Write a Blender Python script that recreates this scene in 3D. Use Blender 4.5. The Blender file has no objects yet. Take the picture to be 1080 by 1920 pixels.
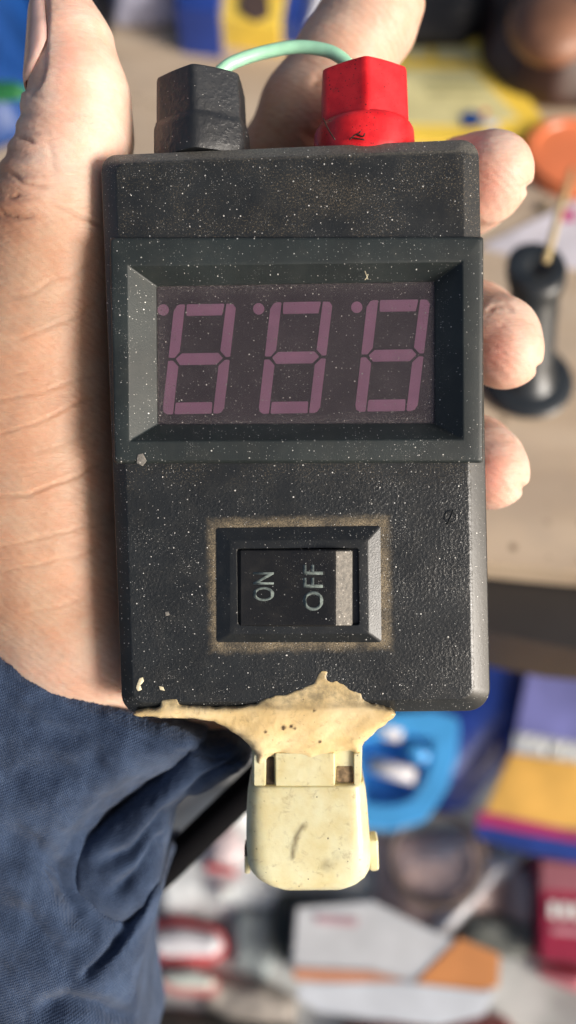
import bpy, bmesh, math, random
import numpy as np
from mathutils import Matrix, Vector, Euler, geometry
import openvdb
random.seed(7); rng = np.random.default_rng(7)
sc = bpy.context.scene
COL = sc.collection
MM = 0.001

# ------------------------------------------------------------------ camera, sky, sun, exposure
D = 150.0                      # lens to the face of the tester, mm
TILT = math.radians(25)        # the phone looks 65 degrees down
ROT = Matrix.Rotation(TILT, 4, 'X')
TABLE_DROP = 100.0*math.cos(TILT)          # the table lies this far (mm) below the tester's middle
BASE = Matrix.Translation((0, 0, TABLE_DROP*MM)) @ ROT      # hand-held frame -> world
cam = bpy.data.cameras.new('camera'); camo = bpy.data.objects.new('camera', cam); COL.objects.link(camo)
camo.matrix_world = BASE @ Matrix.Translation((0, 0, D*MM))
cam.sensor_fit = 'VERTICAL'; cam.sensor_height = 7.168; cam.sensor_width = 4.032; cam.lens = 5.6
cam.clip_start = 0.01; cam.clip_end = 50
cam.dof.use_dof = True; cam.dof.focus_distance = (D+1)*MM; cam.dof.aperture_fstop = 5.6/5.8
sc.camera = camo
CAMW = camo.matrix_world.translation.copy()

SUN_P = Vector((0.79, -0.24, 0.56)).normalized()            # towards the light, hand-held frame
SUN_W = (ROT.to_3x3() @ SUN_P).normalized()
world = bpy.data.worlds.new('World'); sc.world = world; world.use_nodes = True
nt = world.node_tree; bg = nt.nodes['Background']
sky = nt.nodes.new('ShaderNodeTexSky'); sky.sky_type = 'NISHITA'; sky.sun_disc = False
sky.sun_elevation = math.asin(SUN_W.z); sky.sun_rotation = math.atan2(SUN_W.x, SUN_W.y)
sky.air_density = 0.8; sky.dust_density = 6.0; sky.ozone_density = 0.3
nt.links.new(sky.outputs[0], bg.inputs[0]); bg.inputs[1].default_value = 0.12
sl = bpy.data.lights.new('sun', 'SUN'); sl.energy = 3.9; sl.angle = math.radians(22); sl.color = (1.0, 0.965, 0.92)
so = bpy.data.objects.new('sun', sl); COL.objects.link(so)
so.rotation_euler = SUN_W.to_track_quat('Z', 'Y').to_euler()
sc.view_settings.view_transform = 'Standard'; sc.view_settings.look = 'None'
sc.view_settings.gamma = 1; sc.view_settings.exposure = 0.0

# ------------------------------------------------------------------ mapping helpers
def P(u, v, z=0.0):
    k = (D-z)/D*0.1
    return Vector(((u-540)*k, (960-v)*k, z))
def px_of(p):                                   # numpy, hand-held frame -> photo px
    k = 0.1*(D-p[..., 2])/D
    return 540+p[..., 0]/k, 960-p[..., 1]/k
def Wp(u, v, h=0.0):                            # world metres on the level plane z = h (metres)
    d = ROT.to_3x3() @ Vector(((u-540)*0.1, (960-v)*0.1, -D))
    t = (h-CAMW.z)/d.z
    return CAMW+d*t
# pose of the tester in the hand
POSE = (Matrix.Translation((1.686, 14.827, 0)) @ Matrix.Rotation(0.0204, 4, 'Z') @ Matrix.Rotation(-0.0205, 4, 'Y') @ Matrix.Rotation(0.0397, 4, 'X'))
POSEI = POSE.inverted()
def L(u, v, z):                                 # photo px -> tester frame (mm) on its own plane z
    o = POSEI @ Vector((0, 0, D)); d = (POSEI.to_3x3() @ Vector(((u-540)*0.1, (960-v)*0.1, -D)))
    return o+d*((z-o.z)/d.z)
def L2(pts, z): return [L(u, v, z).to_2d() for u, v in pts]

# ------------------------------------------------------------------ object helpers
def link(o, parent=None):
    COL.objects.link(o)
    if parent is not None: o.parent = parent
    return o
def tag(o, label=None, cat=None, group=None, kind=None):
    if label: o['label'] = label
    if cat: o['category'] = cat
    if group: o['group'] = group
    if kind: o['kind'] = kind
    return o
def empty(name, mw, label, cat, group=None):
    o = bpy.data.objects.new(name, None); o.empty_display_size = 0.01; o.matrix_world = mw
    COL.objects.link(o); return tag(o, label, cat, group)
def mk(name, verts, faces, mat, parent=None, smooth=False, scale=MM, auto=None, origin=None):
    vs = [Vector(v)*scale for v in verts]
    me = bpy.data.meshes.new(name)
    if origin is not None: vs = [v-origin for v in vs]
    me.from_pydata(vs, [], faces)
    bm = bmesh.new(); bm.from_mesh(me); bmesh.ops.remove_doubles(bm, verts=bm.verts, dist=1e-7)
    bmesh.ops.recalc_face_normals(bm, faces=bm.faces)
    if auto:
        for f in bm.faces: f.smooth = True
        for e in bm.edges:
            if len(e.link_faces) == 2 and e.calc_face_angle(0) > math.radians(auto): e.smooth = False
    bm.to_mesh(me); bm.free()
    if smooth:
        for p in me.polygons: p.use_smooth = True
    me.materials.append(mat)
    o = bpy.data.objects.new(name, me)
    if origin is not None: o.location = origin
    if auto: wn = o.modifiers.new('weighted_normals', 'WEIGHTED_NORMAL'); wn.keep_sharp = True; wn.weight = 90
    return link(o, parent)
def rpoly(pts, r, n=6):
    """round the corners of a 2D polygon; r may be a list"""
    out = []; N = len(pts)
    for i in range(N):
        p = Vector(pts[i]); a = Vector(pts[i-1])-p; b = Vector(pts[(i+1) % N])-p
        ri = r[i] if isinstance(r, (list, tuple)) else r
        la, lb = a.length, b.length; a.normalize(); b.normalize()
        ang = a.angle(b); t = min(ri/math.tan(ang/2), la*.49, lb*.49); rr = t*math.tan(ang/2)
        c = p+(a+b).normalized()*(rr/math.sin(ang/2))
        s = p+a*t; e = p+b*t
        a0 = math.atan2(s.y-c.y, s.x-c.x); a1 = math.atan2(e.y-c.y, e.x-c.x)
        dlt = (a1-a0+math.pi) % (2*math.pi)-math.pi
        for k in range(n+1):
            q = a0+dlt*k/n; out.append((c.x+rr*math.cos(q), c.y+rr*math.sin(q)))
    return out
def loft(rings, cap0=True, cap1=True):
    vs = [tuple(p) for r in rings for p in r]; n = len(rings[0]); f = []
    for k in range(len(rings)-1):
        for i in range(n):
            j = (i+1) % n; f.append((k*n+i, k*n+j, (k+1)*n+j, (k+1)*n+i))
    if cap0: f.append(tuple(range(n))[::-1])
    if cap1: f.append(tuple(range((len(rings)-1)*n, len(rings)*n)))
    return vs, f
def ringz(pts, z): return [(x, y, z) for x, y in pts]
def prism(pts, z0, z1): return loft([ringz(pts, z0), ringz(pts, z1)])
def bevel_box_rings(p2, z0, z1, b=0.3, n=3):
    """polygon extruded z0..z1 with a rounded top edge (polygon shrinks towards its middle)"""
    c = sum((Vector(p) for p in p2), Vector((0, 0)))/len(p2)
    mx = max((Vector(p)-c).length for p in p2)
    rings = [ringz(p2, z0)]
    for k in range(n+1):
        a = math.pi/2*k/n; ins = b*(1-math.cos(a)); zz = z1-b+b*math.sin(a)
        rings.append([(x-(x-c.x)*ins/abs(mx)*1.4, y-(y-c.y)*ins/abs(mx)*1.4, zz) for x, y in p2])
    return rings
def tube(path, r, n=14, closed=True):
    pts = [Vector(p) for p in path]; rings = []
    up = Vector((0.13, 0.31, 0.94)).normalized()
    for i, p in enumerate(pts):
        t = (pts[min(i+1, len(pts)-1)]-pts[max(i-1, 0)]).normalized()
        s = t.cross(up).normalized(); w = s.cross(t)
        rr = r[i] if isinstance(r, (list, tuple)) else r
        rings.append([p+(s*math.cos(2*math.pi*k/n)+w*math.sin(2*math.pi*k/n))*rr for k in range(n)])
    return loft(rings, closed, closed)
def catmull(pts, n=8):
    P0 = [Vector(p) for p in pts]; P0 = [P0[0]*2-P0[1]]+P0+[P0[-1]*2-P0[-2]]; out = []
    for i in range(1, len(P0)-2):
        a, b, c, d = P0[i-1:i+3]
        for k in range(n):
            t = k/n
            out.append(0.5*((2*b)+(c-a)*t+(2*a-5*b+4*c-d)*t*t+(3*b-a-3*c+d)*t**3))
    return out+[P0[-2]]

# ------------------------------------------------------------------ materials
def nodes(name):
    m = bpy.data.materials.new(name); m.use_nodes = True; t = m.node_tree
    return m, t, t.nodes['Principled BSDF']
def N(t, typ, ins=None, **kw):
    n = t.nodes.new(typ)
    for k, v in kw.items(): setattr(n, k, v)
    if ins:
        for k, v in ins.items():
            s = n.inputs[k]
            if isinstance(v, bpy.types.NodeSocket): t.links.new(v, s)
            else: s.default_value = v
    return n
def M_(t, op, a, b=0.0, c=None, clamp=False):
    ins = {0: a, 1: b}
    if c is not None: ins[2] = c
    return N(t, 'ShaderNodeMath', ins, operation=op, use_clamp=clamp).outputs[0]
def mmco(t, scale=(1, 1, 1)):
    tc = N(t, 'ShaderNodeTexCoord')
    return N(t, 'ShaderNodeMapping', {'Vector': tc.outputs['Object'], 'Scale': tuple(1000*s for s in scale)}).outputs[0]
def noise(t, co, scale, detail=3, rough=.55, dist=0.0):
    return N(t, 'ShaderNodeTexNoise', {'Vector': co, 'Scale': scale, 'Detail': detail, 'Roughness': rough, 'Distortion': dist}).outputs[0]
def ramp(t, fac, a, b, lo=0.0, hi=1.0, smooth=True):
    n = N(t, 'ShaderNodeMapRange', {'Value': fac, 'From Min': a, 'From Max': b, 'To Min': lo, 'To Max': hi})
    if smooth: n.interpolation_type = 'SMOOTHSTEP'
    return n.outputs[0]
def mix(t, fac, a, b):
    n = N(t, 'ShaderNodeMix', data_type='RGBA'); 
    for s, v in ((n.inputs[0], fac), (n.inputs[6], a), (n.inputs[7], b)):
        if isinstance(v, bpy.types.NodeSocket): t.links.new(v, s)
        else: s.default_value = v if not isinstance(v, tuple) or len(v) == 4 else (*v, 1)
    return n.outputs[2]
def bump(t, h, dist, strength=1.0, nrm=None):
    ins = {'Height': h, 'Distance': dist*MM, 'Strength': strength}
    if nrm is not None: ins['Normal'] = nrm
    return N(t, 'ShaderNodeBump', ins).outputs[0]
def specks(t, co, cell, rad, prob, off=0.0):
    """dust grains: one per voronoi cell, random size, some cells empty"""
    if off: co = N(t, 'ShaderNodeVectorMath', {0: co, 1: (off, off*1.7, off*.6)}, operation='ADD').outputs[0]
    v = N(t, 'ShaderNodeTexVoronoi', {'Vector': co, 'Scale': 1.0/cell}, voronoi_dimensions='2D')
    sep = N(t, 'ShaderNodeSeparateColor', {0: v.outputs['Color']})
    clump = ramp(t, noise(t, co, .07, 3, .65), .36, .64, .4, 1.7)
    keep = M_(t, 'LESS_THAN', sep.outputs[0], M_(t, 'MULTIPLY', clump, prob))
    r = M_(t, 'MULTIPLY', M_(t, 'MULTIPLY', M_(t, 'POWER', sep.outputs[1], 2.2), rad/cell), 1.0)
    r = M_(t, 'ADD', r, rad/cell*.35)
    k = ramp(t, M_(t, 'DIVIDE', v.outputs['Distance'], r), 1.0, .6)
    return M_(t, 'MULTIPLY', M_(t, 'MULTIPLY', k, keep), ramp(t, sep.outputs[2], 0, 1, .35, 1.0))
def mx(t, a, b): return M_(t, 'MAXIMUM', a, b)

def simple(name, col, rough=.5, var=.12, scale=.15, bmp=0.0, bs=1.0, spec=.5, **kw):
    m, t, b = nodes(name); co = mmco(t)
    n = noise(t, co, scale, 4)
    c = mix(t, ramp(t, n, .3, .7), tuple(x*(1-var) for x in col), tuple(min(1, x*(1+var)) for x in col))
    t.links.new(c, b.inputs['Base Color']); b.inputs['Roughness'].default_value = rough
    b.inputs['Specular IOR Level'].default_value = spec
    for k, v in kw.items(): b.inputs[k.replace('_', ' ')].default_value = v
    if bmp: t.links.new(bump(t, noise(t, co, bs, 3), bmp), b.inputs['Normal'])
    return m

SWC = (L(410, 989, 0)+L(714, 1203, 0))/2; SWH = (abs(L(714, 1096, 0).x-L(409, 1096, 0).x)/2, abs(L(560, 988, 0).y-L(560, 1203, 0).y)/2)
BZY = L(560, 869, 0).y; TOPY = L(560, 292, 0).y

def case_material(name, col=(.021, .0235, .024), bdist=.10, bscale=1.3, around=True, dust=1.0, rough=.5, topdust=False):
    m, t, b = nodes(name); co = mmco(t)
    sp = N(t, 'ShaderNodeSeparateXYZ', {0: co})
    big = noise(t, co, .08, 3)
    base = mix(t, ramp(t, big, .35, .7), tuple(c*.85 for c in col), tuple(c*1.25 for c in col))
    d = specks(t, co, 1.5, .125, .42*dust)
    d = mx(t, d, specks(t, co, .7, .065, .34*dust, 7.3))
    d = mx(t, d, M_(t, 'MULTIPLY', specks(t, co, .36, .06, .5*dust, 3.1), ramp(t, noise(t, co, .13, 3, .6, .5), .52, .72)))
    film = M_(t, 'MULTIPLY', ramp(t, noise(t, co, .25, 5, .7), .42, .75), .03)
    if around:
        # caked dust in a band round the switch frame
        dx = M_(t, 'SUBTRACT', M_(t, 'ABSOLUTE', M_(t, 'SUBTRACT', sp.outputs[0], SWC.x)), SWH[0])
        dy = M_(t, 'SUBTRACT', M_(t, 'ABSOLUTE', M_(t, 'SUBTRACT', sp.outputs[1], SWC.y)), SWH[1])
        dd = mx(t, dx, dy)
        dd = M_(t, 'ADD', dd, M_(t, 'MULTIPLY', M_(t, 'SUBTRACT', noise(t, co, .45, 4, .7), .5), 2.6))
        band = ramp(t, dd, 2.6, .5)
        grain = ramp(t, noise(t, co, 4.5, 2, .8), .36, .6)
        band = M_(t, 'MULTIPLY', band, ramp(t, noise(t, co, .22, 4, .7), .34, .62, .3, 1.0))
        caked = M_(t, 'MULTIPLY', band, M_(t, 'ADD', M_(t, 'MULTIPLY', grain, .85), .12))
        # sprinkled dust under the display frame
        yb = M_(t, 'SUBTRACT', sp.outputs[1], BZY)
        under = M_(t, 'MULTIPLY', ramp(t, yb, -7.5, -.2), ramp(t, noise(t, co, .1, 2), .38, .6))
        caked = mx(t, caked, M_(t, 'MULTIPLY', M_(t, 'MULTIPLY', under, ramp(t, noise(t, co, 3.2, 2, .9), .56, .68)), .5))
        pc = L(600, 365, 0); rx_ = M_(t, 'DIVIDE', M_(t, 'SUBTRACT', sp.outputs[0], pc.x), 11.0); ry_ = M_(t, 'DIVIDE', M_(t, 'SUBTRACT', sp.outputs[1], pc.y), 5.0)
        rad = M_(t, 'ADD', M_(t, 'MULTIPLY', rx_, rx_), M_(t, 'MULTIPLY', ry_, ry_))
        caked = mx(t, caked, M_(t, 'MULTIPLY', M_(t, 'MULTIPLY', ramp(t, rad, 1.2, .1), ramp(t, noise(t, co, 3.0, 3, .9), .52, .66)), .45))
        base = mix(t, caked, base, mix(t, noise(t, co, 5, 2), (.20, .15, .085), (.42, .34, .22)))
        top = ramp(t, M_(t, 'ADD', sp.outputs[1], M_(t, 'MULTIPLY', noise(t, co, 1.5, 3), 1.2)), TOPY-.2, TOPY+1.2)
        film = mx(t, film, M_(t, 'MULTIPLY', top, ramp(t, noise(t, co, 3, 3, .8), .3, .7, .12, .42)))
    base = mix(t, film, base, (.35, .32, .26))
    base = mix(t, d, base, (.75, .74, .70))
    t.links.new(base, b.inputs['Base Color'])
    b.inputs['Roughness'].default_value = rough; b.inputs['Specular IOR Level'].default_value = .55
    h = noise(t, co, bscale, 3, .55)
    h = M_(t, 'MULTIPLY', ramp(t, h, .40, .66), ramp(t, noise(t, co, .09, 3, .6), .3, .7, .25, 1.0))
    if around:                                         # the mould grain is coarser below the display, fine on the top section
        h = M_(t, 'MULTIPLY', h, ramp(t, sp.outputs[1], BZY+2, BZY-6, .35, 1.0))
    h = M_(t, 'ADD', h, M_(t, 'MULTIPLY', noise(t, co, 5, 3, .7), .22))
    if around: h = M_(t, 'MULTIPLY', h, ramp(t, sp.outputs[2], -.3, -.02, .12, 1.0))
    h = M_(t, 'ADD', h, M_(t, 'MULTIPLY', d, .8))
    t.links.new(bump(t, h, bdist), b.inputs['Normal'])
    return m
m_case = case_material('textured_black_plastic', col=(.0165, .0185, .0195), bdist=.05, bscale=1.6, rough=.34)
m_bezel = case_material('smooth_black_plastic', col=(.016, .022, .022), bdist=.012, bscale=3, around=False, dust=.9, rough=.52)
m_switch = case_material('switch_plastic', col=(.012, .014, .0155), bdist=.015, bscale=3, around=False, dust=.8, rough=.36)
m_rocker = case_material('rocker_plastic', col=(.007, .007, .0075), bdist=.01, bscale=3, around=False, dust=.45, rough=.42)
m_nutb = case_material('black_knob_plastic', col=(.017, .019, .022), bdist=.06, bscale=.9, around=False, dust=.25, rough=.42)

def red_material():
    m, t, b = nodes('red_knob_plastic'); co = mmco(t)
    base = mix(t, ramp(t, noise(t, co, .3, 3), .3, .7), (.60, .010, .016), (.80, .024, .030))
    d = specks(t, co, .8, .13, .75)
    base = mix(t, d, base, (.05, .01, .01))
    base = mix(t, M_(t, 'MULTIPLY', ramp(t, noise(t, co, .7, 4, .7), .58, .75), .35), base, (.25, .05, .03))
    t.links.new(base, b.inputs['Base Color']); b.inputs['Roughness'].default_value = .36
    b.inputs['Subsurface Weight'].default_value = .15; b.inputs['Subsurface Radius'].default_value = (.002, .0004, .0003); b.inputs['Subsurface Scale'].default_value = 1
    t.links.new(bump(t, noise(t, co, .6, 3), .05), b.inputs['Normal'])
    return m
m_red = red_material()
m_wire = simple('green_insulation', (.40, .76, .52), .35, .06, .4, .02, 2)
m_seg = simple('purple_led_segment', (.53, .28, .385), .7, .10, .12)
m_ledboard = simple('display_backing', (.042, .031, .037), .6, .2, .1)
m_print = simple('worn_switch_print', (.15, .18, .17), .9, .35, 1.2, spec=.1)
m_hair = simple('dark_fibre', (.03, .018, .012), .6)
m_paint = simple('cream_splash', (.70, .62, .42), .5, .1, 1)

def pane_material():
    m, t, b = nodes('dusty_tinted_window'); co = mmco(t)
    out = t.nodes['Material Output']
    sp = N(t, 'ShaderNodeSeparateXYZ', {0: co})
    d = specks(t, co, 1.4, .12, .60)
    d = mx(t, d, specks(t, co, .7, .07, .45, 4.3))
    c0 = L(290, 535, -3.4); c1 = L(815, 795, -3.4)
    edge = mx(t, M_(t, 'SUBTRACT', M_(t, 'ABSOLUTE', M_(t, 'SUBTRACT', sp.outputs[0], (c0.x+c1.x)/2)), (c1.x-c0.x)/2),
              M_(t, 'SUBTRACT', M_(t, 'ABSOLUTE', M_(t, 'SUBTRACT', sp.outputs[1], (c0.y+c1.y)/2)), (c0.y-c1.y)/2))
    rim = M_(t, 'MULTIPLY', ramp(t, edge, -3.6, -.4), ramp(t, noise(t, co, 3.0, 3, .8), .48, .66))
    d = mx(t, d, M_(t, 'MULTIPLY', rim, .28))
    d = mx(t, d, M_(t, 'ADD', M_(t, 'MULTIPLY', noise(t, co, .2, 4, .7), .05), .015))
    tr = N(t, 'ShaderNodeBsdfTransparent', {'Color': (.95, .91, .94, 1)})
    gl = N(t, 'ShaderNodeBsdfGlossy', {'Color': (1, 1, 1, 1), 'Roughness': .30})
    fr = N(t, 'ShaderNodeFresnel', {'IOR': 1.3})
    m1 = N(t, 'ShaderNodeMixShader', {0: fr.outputs[0], 1: tr.outputs[0], 2: gl.outputs[0]})
    df = N(t, 'ShaderNodeBsdfDiffuse', {'Color': (.50, .46, .44, 1)})
    m2 = N(t, 'ShaderNodeMixShader', {0: d, 1: m1.outputs[0], 2: df.outputs[0]})
    t.links.new(m2.outputs[0], out.inputs['Surface']); return m
m_pane = pane_material()

def cream(name, ca, cb, grime, sss=.2, bd=.06):
    m, t, b = nodes(name); co = mmco(t)
    base = mix(t, ramp(t, noise(t, co, .14, 4), .3, .7), ca, cb)
    g = ramp(t, noise(t, co, .45, 5, .72, .6), .53, .74)
    base = mix(t, M_(t, 'MULTIPLY', g, grime*.75), base, (.22, .14, .06))
    fine = ramp(t, noise(t, co, 2.2, 4, .8), .62, .76)
    base = mix(t, M_(t, 'MULTIPLY', fine, grime*.2), base, (.20, .14, .08))
    pits = specks(t, co, 2.0, .17, .22)
    base = mix(t, M_(t, 'MULTIPLY', pits, .8), base, (.07, .045, .03))
    a = N(t, 'ShaderNodeAttribute', attribute_name='grime')
    base = mix(t, a.outputs['Fac'], base, (.075, .045, .022))
    a2 = N(t, 'ShaderNodeAttribute', attribute_name='thin')
    thin = M_(t, 'MULTIPLY', a2.outputs['Fac'], ramp(t, noise(t, co, .35, 5, .7), .35, .7, .15, .75))
    base = mix(t, thin, base, (.16, .135, .085))
    t.links.new(base, b.inputs['Base Color']); b.inputs['Roughness'].default_value = .33
    b.inputs['Subsurface Weight'].default_value = sss; b.inputs['Subsurface Radius'].default_value = (.002, .0015, .0008); b.inputs['Subsurface Scale'].default_value = 1
    h = M_(t, 'SUBTRACT', noise(t, co, .5, 4, .6), M_(t, 'MULTIPLY', pits, .6))
    t.links.new(bump(t, h, bd*3), b.inputs['Normal']); return m
m_glue = cream('cream_epoxy', (.70, .51, .24), (.82, .65, .37), .6)
m_conn = cream('yellowed_nylon', (.66, .57, .30), (.74, .71, .47), .6, .3, .03)

def skin_material():
    m, t, b = nodes('skin'); co = mmco(t)
    a = N(t, 'ShaderNodeAttribute', attribute_name='tint')
    c = a.outputs['Color']
    blot = ramp(t, noise(t, co, .13, 5, .7), .35, .65)
    c = mix(t, M_(t, 'MULTIPLY', blot, .5), c, N(t, 'ShaderNodeMix', {6: c, 7: (1.0, .72, .60, 1), 0: 1.0}, data_type='RGBA', blend_type='MULTIPLY').outputs[2])
    fine = ramp(t, noise(t, co, 1.4, 4, .7), .35, .65)
    c = mix(t, M_(t, 'MULTIPLY', fine, .3), c, N(t, 'ShaderNodeMix', {6: c, 7: (1.12, 1.10, 1.05, 1), 0: 1.0}, data_type='RGBA', blend_type='MULTIPLY').outputs[2])
    t.links.new(c, b.inputs['Base Color'])
    b.inputs['Roughness'].default_value = .48; b.inputs['Specular IOR Level'].default_value = .4
    b.inputs['Subsurface Weight'].default_value = .35; b.inputs['Subsurface Radius'].default_value = (.0042, .0016, .0009); b.inputs['Subsurface Scale'].default_value = .8
    tc = N(t, 'ShaderNodeTexCoord')
    rot = N(t, 'ShaderNodeMapping', {'Vector': tc.outputs['Object'], 'Rotation': (0, 0, math.radians(-16)), 'Scale': (350, 1500, 800)}).outputs[0]
    ridg = noise(t, rot, .9, 4, .65)
    h = M_(t, 'ADD', M_(t, 'MULTIPLY', ridg, .9), M_(t, 'MULTIPLY', noise(t, co, 3.5, 2), .30))
    w = N(t, 'ShaderNodeTexWave', {'Vector': rot, 'Scale': .42, 'Distortion': 5.0, 'Detail': 2.0, 'Detail Scale': .5})
    h = M_(t, 'ADD', h, M_(t, 'MULTIPLY', w.outputs[1], .16))
    t.links.new(bump(t, h, .20), b.inputs['Normal']); return m
m_skin = skin_material()
m_nail = simple('nail', (.74, .47, .40), .28, .08, .3, .02, 1, Subsurface_Weight=.3, Subsurface_Scale=.001)
def fabric():
    m, t, b = nodes('navy_knit'); co = mmco(t)
    tc = N(t, 'ShaderNodeTexCoord')
    rot = N(t, 'ShaderNodeMapping', {'Vector': tc.outputs['Object'], 'Rotation': (0, 0, math.radians(-20)), 'Scale': (1000, 1000, 1000)}).outputs[0]
    w1 = N(t, 'ShaderNodeTexWave', {'Vector': rot, 'Scale': .85, 'Distortion': 2.5, 'Detail': 2.0, 'Detail Scale': 2.0}).outputs[1]
    w2 = N(t, 'ShaderNodeTexWave', {'Vector': rot, 'Scale': .6, 'Distortion': 2.5, 'Detail': 2.0}, bands_direction='Y').outputs[1]
    base = mix(t, ramp(t, noise(t, co, .12, 4, .6), .3, .72), (.015, .028, .062), (.050, .080, .150))
    base = mix(t, M_(t, 'MULTIPLY', w1, .25), base, (.05, .08, .15))
    base = mix(t, M_(t, 'MULTIPLY', ramp(t, noise(t, co, 1.8, 4, .8), .45, .7), .3), base, (.07, .10, .16))
    t.links.new(base, b.inputs['Base Color']); b.inputs['Roughness'].default_value = .9
    b.inputs['Specular IOR Level'].default_value = .15; b.inputs['Sheen Weight'].default_value = .12; b.inputs['Sheen Roughness'].default_value = .5
    h = M_(t, 'ADD', M_(t, 'MULTIPLY', w1, .6), M_(t, 'MULTIPLY', w2, .4))
    h = M_(t, 'ADD', h, M_(t, 'MULTIPLY', noise(t, co, 1.5, 4, .7), .8))
    t.links.new(bump(t, h, .20), b.inputs['Normal']); return m
m_fab = fabric()
m_cable = simple('black_rubber', (.004, .004, .005), .85, spec=.1)

# ------------------------------------------------------------------ solids from distance fields
def grid_mesh(field, lo, hi, step):
    """field(X, Y, Z) -> distance array (mm); returns verts, quads of its zero surface"""
    ax = [np.arange(lo[i], hi[i]+step, step, dtype=np.float32) for i in range(3)]
    X, Y, Z = ax[0][:, None, None], ax[1][None, :, None], ax[2][None, None, :]
    a = np.clip(field(X, Y, Z), -3*step, 3*step).astype(np.float32)
    g = openvdb.FloatGrid(3*step); g.copyFromArray(a, tolerance=0.0)
    pts, quads = g.convertToQuads(0.0)
    return pts.astype(np.float64)*step+np.array(lo), quads
def smin(a, b, k):
    h = np.clip(.5+.5*(b-a)/k, 0, 1)
    return b*(1-h)+a*h-k*h*(1-h)
def np_mesh(name, v, q, mat, parent, attr=None, attrname='tint', smooth=True):
    me = bpy.data.meshes.new(name)
    me.vertices.add(len(v)); me.vertices.foreach_set('co', (v*MM).astype(np.float32).ravel())
    q = np.asarray(q, dtype=np.int32)[:, ::-1]
    me.loops.add(q.size); me.loops.foreach_set('vertex_index', q.ravel())
    me.polygons.add(len(q)); me.polygons.foreach_set('loop_start', np.arange(len(q), dtype=np.int32)*4)
    me.update(calc_edges=True); me.validate()
    if smooth: me.polygons.foreach_set('use_smooth', np.ones(len(q), bool))
    if attr is not None:
        if attr.ndim == 2:
            at = me.attributes.new(attrname, 'FLOAT_COLOR', 'POINT')
            at.data.foreach_set('color', np.concatenate([attr, np.ones((len(attr), 1))], 1).astype(np.float32).ravel())
        else:
            at = me.attributes.new(attrname, 'FLOAT', 'POINT'); at.data.foreach_set('value', attr.astype(np.float32))
    me.materials.append(mat)
    o = bpy.data.objects.new(name, me); link(o, parent)
    # outward normals
    nz = np.zeros(len(q)*3); me.polygons.foreach_get('normal', nz); c = np.zeros(len(q)*3); me.polygons.foreach_get('center', c)
    nz = nz.reshape(-1, 3); c = c.reshape(-1, 3); ar = np.zeros(len(q)); me.polygons.foreach_get('area', ar)
    if ((c*nz).sum(1)*ar).sum() < 0: me.flip_normals()
    return o
def vnormals(v, q):
    q = np.asarray(q); n = np.cross(v[q[:, 2]]-v[q[:, 0]], v[q[:, 3]]-v[q[:, 1]]); out = np.zeros_like(v)
    for k in range(4): np.add.at(out, q[:, k], n)
    l = np.linalg.norm(out, axis=1); out /= np.maximum(l, 1e-9)[:, None]
    if ((v*out).sum(1)).sum() < ((v-v.mean(0))*0).sum(): pass
    vol = (np.cross(v[q[:, 2]]-v[q[:, 0]], v[q[:, 3]]-v[q[:, 1]])*(v[q[:, 0]]-v.mean(0))).sum()
    return out if vol > 0 else -out
def relax(v, q, it=3, lam=.5):
    q = np.asarray(q); e = np.concatenate([q[:, [0, 1]], q[:, [1, 2]], q[:, [2, 3]], q[:, [3, 0]]])
    e = np.concatenate([e, e[:, ::-1]]); cnt = np.bincount(e[:, 0], minlength=len(v)).astype(float)[:, None]
    for k in range(it):
        s = np.stack([np.bincount(e[:, 0], weights=v[e[:, 1], i], minlength=len(v)) for i in range(3)], 1)/np.maximum(cnt, 1)
        v = v+lam*(s-v)
    return v
def poly_sdf(px, py, poly):
    """signed distance to a polygon (negative inside); px, py arrays"""
    d = np.full(np.broadcast(px, py).shape, 1e9); s = np.ones(d.shape)
    n = len(poly)
    for i in range(n):
        ax_, ay = poly[i]; bx, by = poly[i-1]
        ex, ey = bx-ax_, by-ay; wx, wy = px-ax_, py-ay
        t = np.clip((wx*ex+wy*ey)/(ex*ex+ey*ey+1e-12), 0, 1)
        d = np.minimum(d, (wx-ex*t)**2+(wy-ey*t)**2)
        c1 = py >= ay; c2 = py < by; c3 = ex*wy > ey*wx
        flip = (c1 & c2 & c3) | (~c1 & ~c2 & ~c3)
        s = np.where(flip, -s, s)
    return s*np.sqrt(d)
def line_dist(px, py, line):
    """distance to an open polyline and how far along it (0..1)"""
    d = np.full(np.broadcast(px, py).shape, 1e9); al = np.zeros(d.shape); side = np.zeros(d.shape)
    n = len(line)-1
    for i in range(n):
        ax_, ay = line[i]; bx, by = line[i+1]; ex, ey = bx-ax_, by-ay; wx, wy = px-ax_, py-ay
        t = np.clip((wx*ex+wy*ey)/(ex*ex+ey*ey+1e-12), 0, 1)
        dd = np.hypot(wx-ex*t, wy-ey*t); m = dd < d
        d = np.where(m, dd, d); al = np.where(m, (i+t)/n, al); side = np.where(m, np.sign(ex*wy-ey*wx), side)
    return d, al, side
def fbm(x, y, z, scale, seed, octaves=4, gain=.55):
    r = np.random.default_rng(seed); out = 0; amp = 1.0; tot = 0
    for o in range(octaves):
        for k in range(5):
            d = r.normal(size=3); d /= np.linalg.norm(d); f = scale*(2**o)*r.uniform(.7, 1.3)
            out = out+amp*np.sin((x*d[0]+y*d[1]+z*d[2])*f*6.283+r.uniform(0, 6.283)); tot += amp*.5
        amp *= gain
    return out/tot
def smooth(a, b, x):
    t = np.clip((x-a)/(b-a), 0, 1); return t*t*(3-2*t)

# ================================================================== THE TESTER
dev = empty('battery_tester', BASE @ Matrix.Scale(1, 4), 'dusty black handheld battery tester with blank three digit display, held upright in the palm', 'battery tester')
pm = POSE.copy(); pm.translation = POSE.translation*MM
dev.matrix_world = BASE @ pm
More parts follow.
